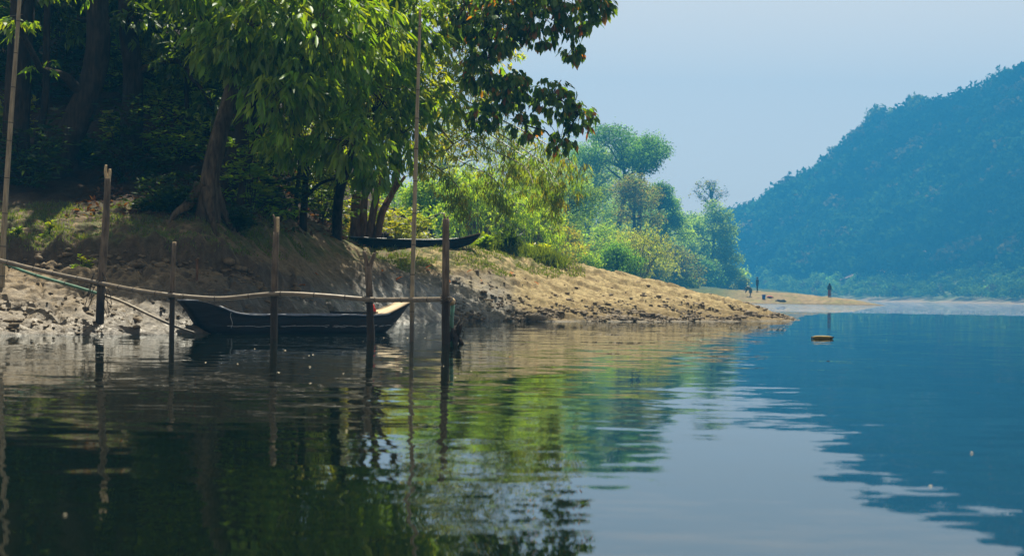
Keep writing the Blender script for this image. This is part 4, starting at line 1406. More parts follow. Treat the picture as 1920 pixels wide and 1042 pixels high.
def hull_mesh(L, beam_k, gun_k, keel_k, th=0.028, nst=60):
    """dugout hull along +X from 0..L; k = [(t, value)] profiles; returns outer shell MB and profile functions"""
    f = lambda k: (lambda t: spline(np.asarray(t, float), [a for a, _ in k], [b for _, b in k]))
    fb_, fg, fk = f(beam_k), f(gun_k), f(keel_k)
    t = np.linspace(0, 1, nst)
    B, Gn, K = fb_(t), fg(t), fk(t)
    prof = np.array([[1.0, 1.0], [.99, .72], [.95, .42], [.86, .18], [.66, .045], [.33, 0.0], [0, -.01]])
    full = np.concatenate([prof, prof[-2::-1] * np.array([-1, 1])])
    m = len(full)
    Vo = np.stack([np.repeat((t * L)[:, None], m, 1), B[:, None] * full[None, :, 0], K[:, None] + (Gn - K)[:, None] * full[None, :, 1]], -1)
    Bi, Ki = np.maximum(B - th, .01), np.minimum(K + th * 1.4, Gn - .01)
    Vi = np.stack([np.repeat((t * L)[:, None], m, 1), Bi[:, None] * full[None, :, 0], Ki[:, None] + (Gn - Ki)[:, None] * full[None, :, 1]], -1)
    mb = MB()
    i = np.arange(nst - 1)[:, None] * m + np.arange(m - 1)[None]
    Q = np.stack([i, i + m, i + m + 1, i + 1], -1).reshape(-1, 4)
    o = nst * m
    faces = [Q, Q[:, ::-1] + o]
    r = np.arange(nst - 1) * m
    faces.append(np.stack([r, r + o, r + m + o, r + m], 1))
    r2 = r + m - 1
    faces.append(np.stack([r2, r2 + m, r2 + m + o, r2 + o], 1))
    V = np.concatenate([Vo.reshape(-1, 3), Vi.reshape(-1, 3)])
    # end caps
    for e in (0, nst - 1):
        c = len(V)
        V = np.concatenate([V, Vo[e].mean(0)[None]])
        j = np.arange(m - 1) + e * m
        tri = np.stack([j, j + 1, np.full(m - 1, c)], 1)
        tri = np.concatenate([tri, [[e * m + m - 1, e * m, c]]])
        faces.append(tri if e == 0 else tri[:, ::-1])
    mb.add(V, faces)
    return mb, fb_, fg, fk

def xform(mb, loc, rz, pitch=0.0):
    c, s = math.cos(rz), math.sin(rz)
    R = np.array([[c, -s, 0], [s, c, 0], [0, 0, 1]])
    cp, sp = math.cos(pitch), math.sin(pitch)
    R = R @ np.array([[cp, 0, -sp], [0, 1, 0], [sp, 0, cp]])
    mb.V = [v @ R.T + np.asarray(loc) for v in mb.V]
    return mb

def moored_boat():
    a, b = P(338, 566, 21.4), P(757, 568, 24.3)
    a[2] = b[2] = 0
    L = float(np.linalg.norm(b - a))
    rz = math.atan2(b[1] - a[1], b[0] - a[0])
    loc = a
    bk = [(0, .085), (.08, .15), (.2, .25), (.4, .33), (.6, .35), (.8, .31), (.9, .235), (1, .17)]
    gk = [(0, .50), (.08, .485), (.12, .43), (.20, .30), (.235, .287), (.35, .283), (.5, .28), (.7, .283), (.85, .287), (.875, .30), (.90, .335), (1, .49)]
    kk = [(0, .47), (.025, .36), (.06, .16), (.10, -.02), (.16, -.09), (.5, -.11), (.8, -.10), (.88, -.02), (.94, .17), (.98, .36), (1, .45)]
    t = thing('dugout_boat', loc, 'black wooden dugout boat with a pale plank bow, moored at the mud behind the stakes', 'boat', None)
    mb, fb_, fg, fk = hull_mesh(L, bk, gk, kk)
    X = lambda m: xform(m, loc, rz)
    X(mb).build('hull', M_HULL, t)
    ts = np.linspace(.13, .885, 40)
    for sgn in (-1, 1):
        g = MB()
        p = np.stack([ts * L, sgn * (fb_(ts) + .004), fg(ts) + .006 + .004 * np.sin(ts * 40)], 1)
        g.tube(p, .016, 6, True)
        X(g).build('gunwale', M_HULL_EDGE, t)
    # deck plate at the bow end
    ts = np.linspace(.845, 1.0, 14)
    d = MB()
    up, lo = [], []
    for q in ts:
        w = fb_(q) + .012
        z = fg(q)
        up += [[q * L, -w, z + .026], [q * L, w, z + .026]]
        lo += [[q * L, -w, z + .002], [q * L, w, z + .002]]
    V = np.array(up + lo)
    n = len(ts)
    j = np.arange(n - 1) * 2
    F = [np.stack([j, j + 2, j + 3, j + 1], 1), np.stack([j, j + 1, j + 3, j + 2], 1) + 2 * n, np.stack([j, j + 2 * n, j + 2 + 2 * n, j + 2], 1), np.stack([j + 1, j + 3, j + 3 + 2 * n, j + 1 + 2 * n], 1),
         np.array([[0, 1, 1 + 2 * n, 2 * n], [2 * n - 2, 4 * n - 2, 4 * n - 1, 2 * n - 1]])]
    d.add(V, F)
    X(d).build('bow_deck', M_DECK, t, False)
    d = MB()
    ts2 = np.linspace(0.0, .055, 6)
    up, lo = [], []
    for q in ts2:
        w = fb_(q) + .004
        up += [[q * L, -w, fg(q) + .014], [q * L, w, fg(q) + .014]]
        lo += [[q * L, -w, fg(q) - .01], [q * L, w, fg(q) - .01]]
    V = np.array(up + lo)
    n = len(ts2)
    j = np.arange(n - 1) * 2
    d.add(V, [np.stack([j, j + 2, j + 3, j + 1], 1), np.stack([j, j + 1, j + 3, j + 2], 1) + 2 * n, np.stack([j, j + 2 * n, j + 2 + 2 * n, j + 2], 1), np.stack([j + 1, j + 3, j + 3 + 2 * n, j + 1 + 2 * n], 1),
              np.array([[0, 1, 1 + 2 * n, 2 * n], [2 * n - 2, 4 * n - 2, 4 * n - 1, 2 * n - 1]])])
    X(d).build('stern_cap', M_HULL_EDGE, t, False)
    # strake seam with caulking marks, repair line near the stern
    for sgn in (-1, 1):
        for z_, t0, t1 in ((.115, .16, .90), (.10, .55, .97)):
            s = MB()
            tt = np.linspace(t0, t1, 36)
            for q0, q1 in zip(tt[:-1:1], tt[1::1]):
                if random.random() < .72:
                    zz = z_ + random.gauss(0, .004) + (max(0, q0 - .86) * 1.1)
                    hh = lambda q: np.interp((zz - fk(q)) / (fg(q) - fk(q)), [0, .045, .18, .42, .72, 1], [.33, .66, .86, .95, .99, 1.0]) * fb_(q)
                    s.tube([[q0 * L, sgn * (hh(q0) + .002), zz], [q1 * L, sgn * (hh(q1) + .002), zz + random.gauss(0, .003)]], .0045, 4, True)
            X(s).build('seam', M_SEAM, t, True, kind='stuff')
    s = MB()
    q = .175
    zs = np.linspace(.09, fg(q), 7)
    s.tube([[q * L + .02 * math.sin(i), -(np.interp((z - fk(q)) / (fg(q) - fk(q)), [0, .18, .42, .72, 1], [.5, .86, .95, .99, 1.0]) * fb_(q) + .003), z] for i, z in enumerate(zs)], .006, 4, True)
    X(s).build('lashing', M_SEAM, t)
    for q, w in ((.30, .05), (.50, .05)):
        s = MB()
        V, F = box((q * L, 0, fg(q) - .045), (.10, 2 * fb_(q) - .07, .025))
        s.add(V, F)
        X(s).build('thwart', M_HULL_EDGE, t, False)
    # loose plank resting on the gunwales
    s = MB()
    V, F = box((.76 * L, .02, float(fg(.76)) + .045), (.85, .22, .03), .05)
    s.add(V, F)
    X(s)
    o = s.build('plank', M_HULL, None, False)
    o['label'] = 'dark loose plank lying across the black boat just before its pale bow'
    o['category'] = 'plank'
    # red rag
    s = MB()
    V, F = tube([[0, 0, 0], [.02, .01, .05], [-.01, .02, .10], [.03, 0, .14]], [.05, .06, .045, .012], 7, True, (.25, 3), 1)
    s.add(V + np.array([.855 * L, .06, float(fg(.855)) + .028]), F)
    X(s)
    o = s.build('red_rag', M_RED, None)
    o['label'] = 'small bright red rag lying at the pale bow plank of the black boat'
    o['category'] = 'rag'
moored_boat()

def beached_canoe():
    a, b = P(622, 452, 40.6), P(901, 448, 40.3)
    L = float(np.linalg.norm((b - a)[:2]))
    rz = math.atan2(b[1] - a[1], b[0] - a[0])
    a[2] = 0
    zl, zr = float(gz(*P(690, 455, 40.4)[:2])), float(gz(*P(860, 455, 40.3)[:2]))
    zg = P(700, 447, 40.4)[2]
    bk = [(0, .16), (.1, .25), (.4, .34), (.7, .31), (.85, .21), (.93, .13), (1, .05)]
    z0 = 0
    gk = [(0, P(622, 441, 40.5)[2]), (.2, P(680, 446, 40.5)[2]), (.5, P(760, 450, 40.4)[2]), (.75, P(830, 450, 40.3)[2]), (.85, P(860, 448, 40.3)[2]), (1, P(901, 438, 40.3)[2])]
    kk = [(0, gk[0][1] - .16), (.2, gk[1][1] - .32), (.5, gk[2][1] - .36), (.75, gk[3][1] - .33), (.88, P(868, 463, 40.3)[2]), (.95, P(886, 455, 40.3)[2]), (1, P(901, 441, 40.3)[2])]
    loc = a
    t = thing('beached_canoe', (a[0], a[1], zg - .3), 'long black dugout canoe drawn up on the bank under the trees, raised prow at right', 'boat')
    mb, fb_, fg, fk = hull_mesh(L, bk, gk, kk)
    xform(mb, loc, rz).build('hull', M_HULL, t)
    ts = np.linspace(0.0, .86, 40)
    for sgn in (-1, 1):
        g = MB()
        g.tube(np.stack([ts * L, sgn * (fb_(ts) + .004), fg(ts) + .004], 1), .02, 6, True)
        xform(g, loc, rz).build('gunwale', M_HULL_EDGE, t)
    d = MB()
    for q0, q1, mt in ((.86, .995, M_STAKE),):
        tt = np.linspace(q0, q1, 8)
        up = np.array([[[q * L, -fb_(q), fg(q) + .025], [q * L, fb_(q), fg(q) + .025], [q * L, fb_(q), fg(q) - .01], [q * L, -fb_(q), fg(q) - .01]] for q in tt]).reshape(-1, 3)
        j = np.arange(7) * 4
        F = [np.stack([j + k, j + 4 + k, j + 4 + (k + 1) % 4, j + (k + 1) % 4], 1) for k in range(4)] + [np.array([[0, 1, 2, 3], [31, 30, 29, 28]])]
        d.add(up, F)
    xform(d, loc, rz).build('prow_deck', mat_wood('grey_deck', (.10, .085, .065), (.26, .22, .17), 8, (.5, 3, 3)), t, False)
    d = MB()
    V, F = box((.735 * L, 0, float(fg(.735)) + .035), (.24, .55, .03), .1)
    d.add(V, F)
    xform(d, loc, rz)
    d.build('thwart', mat_plain('white_board', (.66, .64, .58), .7, .15), t, False)
beached_canoe()

# stump / dark brushwood pile with a pale cross of sticks beside the canoe
def brush_pile():
    rng = np.random.default_rng(8)
    c = P(716, 434, 41.6)
    c[2] = gz(c[0], c[1])
    t = thing('root_stump', c, 'dark root stump with two pale crossed sticks behind the beached canoe', 'stump')
    mb = MB()
    for q in range(26):
        o = rdir(1, rng)[0] * np.array([.28, .2, .2])
        mb.tube([c + o * .3 + [0, 0, .12], c + o * .8 + [0, 0, .2], c + o * 1.2 + [0, 0, .18]], [.07, .06, .02], 6, True)
    mb.build('stump', M_BRACKEN, t)
    s = MB()
    s.tube([P(692, 427, 41.2), P(702, 430, 41.2), P(712, 432, 41.2)], .018, 6)
    s.build('stick', M_CUT, t)
    s = MB()
    s.tube([P(703, 421, 41.15), P(700, 430, 41.15), P(700, 438, 41.15)], .018, 6)
    s.build('stick', M_CUT, t)
brush_pile()

# ------------------------------------------------------------------ stakes, poles and rails
def stake(name, label, pts, radii, cat='stake', group='wooden stakes in the shallows', mat=M_STAKE, seg=9, flute=(.05, 3), seed=0, sink=0.6, prongs=(), cut_top=None, nodes=None):
    q = [np.asarray(p, float) for p in pts]
    base = q[0].copy()
    t = thing(name, (base[0], base[1], max(base[2], 0)), label, cat, group)
    down = q[0] - (q[1] - q[0]) / np.linalg.norm(q[1] - q[0]) * sink
    p_, r_ = smooth_path([down] + q, [radii[0]] + list(radii), 5)
    mb = MB()
    mb.tube(p_, r_, seg, True, flute, None, seed)
    mb.build('shaft', mat, t)
    for pts2, r0, r1, m in prongs:
        s = MB()
        pp, rr = smooth_path(pts2, np.linspace(r0, r1, len(pts2)), 3)
        s.tube(pp, rr, 7, True, (.06, 3))
        s.build('prong', m, t)
    if cut_top is not None:
        s = MB()
        s.tube([q[-1] - [0, 0, .01], q[-1] + np.array([0, 0, .012])], [radii[-1] * .98, radii[-1] * .8], 8, True)
        s.build('cut_end', cut_top, t)
    if nodes:
        tot = np.linalg.norm(np.diff(p_, axis=0), axis=1).cumsum()
        s = MB()
        for k in np.arange(.5, tot[-1], nodes):
            j = int(np.searchsorted(tot, k)) + 1
            if j < len(p_) - 1:
                dd = unit(p_[j + 1] - p_[j])
                s.tube([p_[j] - dd * .006, p_[j], p_[j] + dd * .006], [r_[j] * 1.03, r_[j] * 1.22, r_[j] * 1.03], seg, True)
        s.build('node_ring', M_NODE, t, True, kind='stuff')
    return t

d = 20.9
stake('wooden_stake', 'tall rough stake with a split pale top and rope loops at its middle', [P(187, 608, d), P(190, 530, d), P(196, 450, d), P(200, 380, d), P(202, 335, d)], [.062, .058, .055, .05, .045], seed=1,
      prongs=[([P(201, 340, d), P(198, 322, d), P(199, 309, d)], .03, .016, M_CUT), ([P(203, 340, d), P(206, 326, d), P(206, 317, d)], .028, .018, M_CUT)])
d = 19.7
stake('wooden_stake', 'plain thin stake at the left end of the dark boat, round cut top', [P(322, 634, d), P(323, 560, d), P(324, 510, d), P(327, 455, d)], [.036, .034, .036, .03], seed=2, cut_top=M_CUT)
stake('wooden_stake', 'stake with a two-pronged top crossing the middle of the dark boat', [P(513, 634, d), P(514, 560, d), P(516, 490, d), P(518, 435, d)], [.052, .05, .045, .04], seed=3,
      prongs=[([P(517, 440, d), P(516, 415, d), P(512, 402, d)], .030, .010, M_STAKE), ([P(520, 440, d), P(521, 420, d), P(521, 407, d)], .026, .022, M_CUT)])
d = 19.6
stake('wooden_stake', 'short forked stake in front of the pale bow plank', [P(695, 637, d), P(693, 560, d), P(691, 515, d), P(690, 500, d)], [.058, .05, .048, .046], seed=4,
      prongs=[([P(690, 505, d), P(687, 488, d), P(682, 470, d)], .036, .022, M_STAKE), ([P(692, 508, d), P(697, 490, d), P(703, 474, d)], .034, .026, M_STAKE)])
d = 18.6
stake('wooden_stake', 'thick straight stake at the right end of the rail, snapped top', [P(836, 645, d), P(836, 560, d), P(836, 480, d), P(836, 410, d)], [.056, .054, .048, .044], seed=5,
      prongs=[([P(834, 414, d), P(833, 400, d)], .02, .008, M_STAKE), ([P(838, 414, d), P(840, 405, d)], .018, .01, M_STAKE)])
stake('bamboo_pole', 'tall slim bamboo pole rising from the water between forked stake and rail end', [P(772, 641, 19.2), P(773, 540, 19.2), P(777, 400, 19.2), P(781, 250, 19.2), P(785, 120, 19.2), P(788, 18, 19.2)], [.032, .031, .03, .027, .022, .016],
      'pole', 'tall bamboo poles', M_BAMBOO, 9, None, 6, nodes=.42)
stake('bamboo_pole', 'tall bamboo pole standing on the mud at the left picture edge', [P(3, 540, 22), P(9, 400, 22), P(20, 230, 22), P(32, 70, 22), P(40, -60, 22)], [.045, .042, .038, .032, .026], 'pole', 'tall bamboo poles', M_BAMBOO, 9, None, 7, .5, nodes=.5)
p = ground_at(369, 522, 21, 28)
stake('short_stick', 'short reddish stick standing alone in the shaded mud behind the boat', [p, p + [0.005, 0, .18], p + [-.005, 0, .33]], [.025, .022, .026], 'stick', None, M_BARK_RED, 7, (.06, 3), 8, .2)

def rail(name, label, pts, r0, r1, mat, cat='rail', group=None, nodes=.45, seg=9):
    q = [P(*a) for a in pts]
    t = thing(name, q[0], label, cat, group)
    p_, r_ = smooth_path(q, np.linspace(r0, r1, len(q)), 8)
    mb = MB()
    mb.tube(p_, r_, seg, True, (.02, 2))
    mb.build('culm', mat, t)
    if nodes:
        tot = np.linalg.norm(np.diff(p_, axis=0), axis=1).cumsum()
        s = MB()
        for k in np.arange(.3, tot[-1], nodes):
            j = int(np.searchsorted(tot, k)) + 1
            if j < len(p_) - 1:
                dd = unit(p_[j + 1] - p_[j])
                s.tube([p_[j] - dd * .007, p_[j], p_[j] + dd * .007], [r_[j] * 1.02, r_[j] * 1.18, r_[j] * 1.02], seg, True)
        s.build('node_ring', M_NODE, t, True, kind='stuff')
    return t
rail('bamboo_rail', 'grey bamboo rail sloping down from the left edge past the tall split stake', [(-60, 472, 21.8), (5, 490, 21.6), (100, 513, 21.1), (187, 531, 20.75), (260, 545, 20.1), (340, 556, 19.52)], .038, .030, M_BAMBOO_RAIL, group='bamboo rails')
rail('bamboo_rail', 'long bowed bamboo rail tied along the stakes above the dark boat', [(300, 551, 19.62), (360, 557, 19.58), (420, 559.5, 19.56), (515, 551, 19.56), (600, 554, 19.5), (693, 561.5, 19.4), (772, 562, 19.05), (846, 561, 18.5)], .032, .034, M_BAMBOO_RAIL, group='bamboo rails')
t = rail('green_pole', 'slender green bamboo pole slanting down the mud into the water left of the boat', [(8, 494, 21.9), (60, 514, 21.5), (130, 534, 21.2), (187, 551, 20.98)], .024, .022, M_GREENPOLE, 'pole', None, .5)
q = [P(187, 551, 20.98), P(230, 566, 20.9), P(280, 590, 20.8), P(330, 612, 20.6), P(366, 624, 20.5)]
mb = MB()
p_, r_ = smooth_path(q, [.022, .021, .02, .02, .016], 6)
mb.tube(p_, r_, 8, True, (.03, 2))
mb.build('tip', M_BAMBOO, t, True, label='bare brown lower end')

def ropes():
    rng = np.random.default_rng(3)
    c = P(187, 530, 20.9)
    t = thing('rope_lashing', c, 'old knotted rope wound round the tall split stake with loose hanging loops', 'rope')
    mb = MB()
    for k in range(5):
        th = np.linspace(0, 2 * np.pi, 14)
        mb.tube(np.stack([c[0] + .072 * np.cos(th), c[1] - .01 + .085 * np.sin(th), c[2] - .03 + .016 * k + .01 * np.sin(th)], 1), .009, 5, False)
    mb.build('knot', M_ROPE, t)
    for dx, hh, w in ((-.12, .42, .05), (.10, .50, .06), (-.07, .30, .04), (.14, .36, .03)):
        s = MB()
        tt = np.linspace(0, 1, 15)
        x = c[0] + np.sign(dx) * .06 + dx * np.sin(tt * np.pi) + rng.normal(0, .006, 15)
        s.tube(np.stack([x, np.full(15, c[1] - .08), c[2] + .15 - hh * 1.3 * np.sin(tt * np.pi * .8) ], 1), .006, 5, True)
        s.build('loop', M_ROPE, t)
ropes()

for px_, py_, d_, r_b, where in ((323, 554, 19.68, .045, 'plain thin stake'), (515, 551, 19.64, .060, 'two-pronged stake'), (692, 561.5, 19.5, .062, 'short forked stake'), (836, 561, 18.55, .066, 'thick end stake')):
    c_ = P(px_, py_, d_)
    t_ = thing('rope_lashing', c_, 'thin dark cord tying the bowed rail to the ' + where, 'rope', 'cords tying the rail')
    mb = MB()
    th_ = np.linspace(0, 2 * np.pi, 13)
    for k_ in range(4):
        sl = (-1) ** k_ * .035
        mb.tube(np.stack([c_[0] + r_b * np.cos(th_), c_[1] - .012 + (r_b + .02) * np.sin(th_), c_[2] - .02 + .012 * k_ + sl * np.cos(th_)], 1), .006, 5, False)
    mb.build('wraps', M_ROPE, t_, True, kind='stuff')
    mb = MB()
    mb.tube([c_ + [r_b * .6, -r_b - .02, 0], c_ + [r_b * .8, -r_b - .03, -.06], c_ + [r_b * .7, -r_b - .025, -.13]], [.006, .005, .003], 5, True)
    mb.build('loose_end', M_ROPE, t_)

def mooring_pipe():
    d = 18.75
    t = thing('mooring_post', (P(848, 645, d)[0], d, 0), 'short green bamboo post with a round knob beside the thick end stake', 'post')
    mb = MB()
    mb.tube([P(846, 660, d), P(847, 600, d), P(849, 570, d)], [.028, .027, .026], 9, True)
    mb.build('shaft', M_GREENPOLE, t)
    mb = MB()
    V, F = tube([P(849, 572, d), P(848, 568, d), P(847, 564, d), P(846, 560.5, d), P(845, 559, d)], [.026, .042, .046, .036, .01], 10, True, (.05, 3), 2)
    mb.add(V, F)
    mb.build('knob', M_CUT, t)
    s = MB()
    s.tube([P(847, 596, d), P(843, 590, d - .05), P(839, 604, d - .05), P(845, 615, d - .03), P(850, 600, d)], .007, 5)
    s.build('cord', M_ROPE, t)
    # dead plant wrack caught on the post
    rng = np.random.default_rng(9)
    c = P(853, 628, d)
    t = thing('driftwood_tangle', (c[0], c[1], 0), 'dark tangle of dead stalks and husks caught at the end stake, upright tips', 'driftwood')
    mb = MB()
    for k in range(16):
        o = rng.normal(0, .035, 3)
        e = o + np.array([rng.normal(.02, .05), rng.normal(0, .05), rng.uniform(-.16, .02)])
        mb.tube([c + o + [0, 0, .06], c + (o + e) / 2, c + e], [.03, .028, .008], 6, True, (.15, 3))
    mb.build('mass', M_BRACKEN, t)
    for pts in ([(855, 628), (859, 610), (862, 598)], [(859, 628), (864, 612), (867, 603)], [(852, 632), (856, 616), (858, 606)]):
        s = MB()
        s.tube([P(*pts[0], d), P(*pts[1], d), P(*pts[2], d)], [.03, .024, .004], 6, True, (.1, 3))
        s.build('husk', M_STAKE, t)
    for pts in ([(866, 618), (870, 624), (868, 632)], [(862, 630), (867, 640), (866, 646)], [(848, 630), (843, 622), (842, 632)]):
        s = MB()
        p_, r_ = smooth_path([P(*q, d) for q in pts], [.006, .005, .003], 4)
        s.tube(p_, r_, 4, True)
        s.build('stalk', M_STAKE, t)
mooring_pipe()

# floating log
def drift_log():
    c = G(1542, 635)
    sc_ = FPX / c[1]
    t = thing('floating_log', (c[0], c[1], 0), 'short yellowish brown log floating alone on the blue water', 'log')
    L = 40 / sc_
    mb = MB()
    xsn = np.linspace(-.5, .5, 11) * L
    mb.tube(np.stack([xsn + c[0], c[1] + .03 * np.sin(xsn * 4), .012 + .012 * np.cos(xsn * 5)], 1), np.array([.02, .045, .055, .06, .062, .06, .06, .056, .05, .045, .03]) * .52, 9, True, (.08, 3))
    mb.build('trunk', mat_wood('drift_bark', (.09, .065, .012), (.36, .26, .05), 9, (.5, 3, 3), .6), t)
    s = MB()
    s.tube([[c[0] + .36 * L, c[1], .022], [c[0] + .53 * L, c[1] - .02, .03]], [.014, .010], 6, True)
    s.build('branch_stub', M_BRACKEN, t)
    s = MB()
    s.tube([[c[0] - .5 * L, c[1], .014], [c[0] - .52 * L, c[1], .014]], [.03, .02], 8, True)
    s.build('cut_end', M_BRACKEN, t)
drift_log()

# ------------------------------------------------------------------ people on the far spit
M_SKIN = mat_plain('brown_skin', (0.12, 0.065, 0.04), .6, .1)
M_NAVY = mat_plain('navy_cloth', (0.018, 0.03, 0.055), .9)
M_OLIVE = mat_plain('olive_cloth', (0.05, 0.06, 0.04), .9)
M_WHITEC = mat_plain('pale_cloth', (0.55, 0.52, 0.47), .9, .1)
M_BLACKC = mat_plain('black_shawl', (0.012, 0.012, 0.014), .9)
M_MAROON = mat_plain('maroon_cloth', (0.16, 0.045, 0.035), .9)
M_HAIR = mat_plain('black_hair', (0.008, 0.007, 0.007), .5)
M_BLUEP = mat_plain('blue_plastic', (0.02, 0.09, 0.55), .4, .1, 8, .5)

def skin_body(name, verts, edges, mat, parent, sub=2):
    me = bpy.data.meshes.new(name + '_src')
    me.from_pydata([v[:3] for v in verts], edges, [])
    o = bpy.data.objects.new(name + '_src', me)
    COL.objects.link(o)
    o.modifiers.new('s', 'SKIN')
    o.modifiers.new('b', 'SUBSURF').levels = sub
    for i, v in enumerate(verts):
        r = v[3] if len(v) > 3 else .05
        me.skin_vertices[0].data[i].radius = (r, v[4] if len(v) > 4 else r)
        me.skin_vertices[0].data[i].use_root = (i == 0)
    bpy.context.view_layer.update()
    dg = bpy.context.evaluated_depsgraph_get()
    res = bpy.data.meshes.new_from_object(o.evaluated_get(dg))
    bpy.data.objects.remove(o)
    res.name = name
    res.materials.clear()
    res.materials.append(mat)
    for p_ in res.polygons:
        p_.use_smooth = True
    return link(name, res, parent)

def person(foot, yaw, label, pose, shirt_m, lower_m, lower, group='people on the far sand', hair_long=False, scale=1.0):
    """pose: 'stand' or 'bend'; local +Y is the facing direction"""
    f = np.asarray(foot, float)
    t = thing('person', f, label, 'person', group)
    c, s = math.cos(yaw), math.sin(yaw)

    def T(v):
        x, y, z = np.array(v[:3]) * scale
        return (x * c - y * s + f[0], x * s + y * c + f[1], z + f[2])
    hip = np.array([0, 0, .92])
    if pose == 'stand':
        ch, nk, hd = np.array([0, .02, 1.28]), np.array([0, .03, 1.45]), np.array([0, .06, 1.60])
        arms = [[(.19, 0, 1.38), (.25, .03, 1.10), (.24, .14, .86)], [(-.19, 0, 1.38), (-.25, .02, 1.10), (-.23, .12, .86)]]
    else:
        ch, nk, hd = np.array([0, .34, 1.06]), np.array([0, .50, 1.02]), np.array([0, .62, .92])
        arms = [[(.18, .40, 1.02), (.22, .50, .74), (.15, .58, .50)], [(-.18, .40, 1.02), (-.22, .48, .74), (-.14, .56, .50)]]
    V = [T(hip) + (.13 * scale, .10 * scale), T((hip + ch) / 2) + (.125 * scale, .095 * scale), T(ch) + (.155 * scale, .10 * scale), T(nk) + (.055 * scale,), T((nk + hd) / 2) + (.06 * scale,), T(hd) + (.095 * scale,), T(hd + (hd - nk) * .55) + (.07 * scale,)]
    E = [(0, 1), (1, 2), (2, 3), (3, 4), (4, 5), (5, 6)]
    for a in arms:
        i = len(V)
        V += [T(a[0]) + (.055 * scale,), T(a[1]) + (.04 * scale,), T(a[2]) + (.032 * scale,), T(np.array(a[2]) + (np.array(a[2]) - np.array(a[1])) * .35) + (.026 * scale,)]
        E += [(2, i), (i, i + 1), (i + 1, i + 2), (i + 2, i + 3)]
    for sx in (.10, -.10):
        i = len(V)
        k = .06 if pose == 'stand' else -.03
        V += [T((sx, 0, .86)) + (.095 * scale,), T((sx, k * .3, .48)) + (.06 * scale,), T((sx, 0, .10)) + (.042 * scale,), T((sx, .02, .04)) + (.04 * scale,), T((sx, .16, .03)) + (.03 * scale,)]
        E += [(0, i), (i, i + 1), (i + 1, i + 2), (i + 2, i + 3), (i + 3, i + 4)]
    skin_body('body', V, E, M_SKIN, t, 1)

    def shell(name, pts, rx, m, ry=None, seg=12):
        pts = [np.array(T(q)) for q in pts]
        V, F = tube(pts, np.array(rx) * scale, seg, True, (.04, 4), 2)
        mb_ = MB().add(V, F)
        return mb_.build(name, m, t)
    shell('shirt', [hip - [0, 0, .04], (hip + ch) / 2, ch, (ch + nk) / 2 + (nk - ch) * .2, nk], [.165, .165, .19, .16, .07], shirt_m)
    for a in arms:
        a = [np.array(q) for q in a]
        shell('sleeve', [ch * .4 + a[0] * .6, a[0], a[1], a[1] * .45 + a[2] * .55], [.07, .075, .055, .05], shirt_m, seg=8)
    if lower == 'skirt':
        shell('skirt', [(0, 0, .98), (0, 0, .80), (0, 0, .45), (0, 0, .12)], [.155, .19, .20, .21], lower_m)
    elif lower == 'wrap':
        shell('wrap', [(0, 0, .98), (0, 0, .80), (0, 0, .50), (0, 0, .42)], [.155, .19, .19, .185], lower_m)
    else:
        for sx in (.10, -.10):
            shell('trouser_leg', [(sx * .8, 0, .95), (sx, 0, .75), (sx, .01, .45), (sx, 0, .14)], [.11, .105, .08, .065], lower_m, seg=8)
    hp = [hd + np.array([0, -.05, -.04]), hd + np.array([0, -.03, .05]), hd + np.array([0, .0, .11]), hd + np.array([0, .02, .13])]
    shell('hair', hp, [.085, .105, .085, .03], M_HAIR, seg=10)
    if hair_long:
        shell('shawl', [hd + [0, -.01, .14], hd + [0, -.02, .05], nk + [0, -.02, .03], ch + [0, -.04, .08], ch + [0, -.05, -.20], hip + [0, -.05, .0]], [.05, .12, .14, .235, .24, .22], M_BLACKC)
    # face
    for nm, off, r, m_ in (('nose', (0, .10, .0), .018, M_SKIN),):
        fwd = unit(np.array([0, 1.0, 0]) if pose == 'stand' else np.array([0, .6, -.8]))
        a = np.array(T(hd + fwd * .085))
        b_ = np.array(T(hd + fwd * .115))
        MB().tube([a, b_], [.02, .012], 6).build(nm, m_, t)
    return t

def spit_point(px, py, d0=171, d1=186):
    q = ground_at(px, py, d0, d1, FG)
    if q is None:
        q = P(px, py, 177)
        q[2] = fz(q[0], q[1])
    return q

fa = spit_point(1407, 556)
person(fa, math.radians(65), 'person bending forward over the sand, pale patch on the back, dark clothes', 'bend', M_OLIVE, M_OLIVE, 'wrap', scale=1.05)
s = MB()
fbk = spit_point(1420, 547)
person(fbk, math.radians(75), 'tall slim person in navy clothes standing behind the bending one', 'stand', M_NAVY, M_NAVY, 'trousers', scale=1.08)
fc = spit_point(1555, 557)
person(fc, math.radians(200), 'person with long dark shawl and maroon skirt standing alone near the spit end', 'stand', M_BLACKC, M_MAROON, 'skirt', hair_long=True, scale=1.0)
# pale cloth on the back of the bending person
pb = [o for o in bpy.data.objects if o.name.startswith('person')][0]
c_, s_ = math.cos(math.radians(65)), math.sin(math.radians(65))
loc_ = lambda v: np.array([v[0] * c_ - v[1] * s_ + fa[0], v[0] * s_ + v[1] * c_ + fa[1], v[2] + fa[2]])
MB().tube([loc_((0, .12, 1.17)), loc_((0, .32, 1.27)), loc_((0, .46, 1.20))], [.05, .09, .05], 8).build('scarf', M_WHITEC, pb)

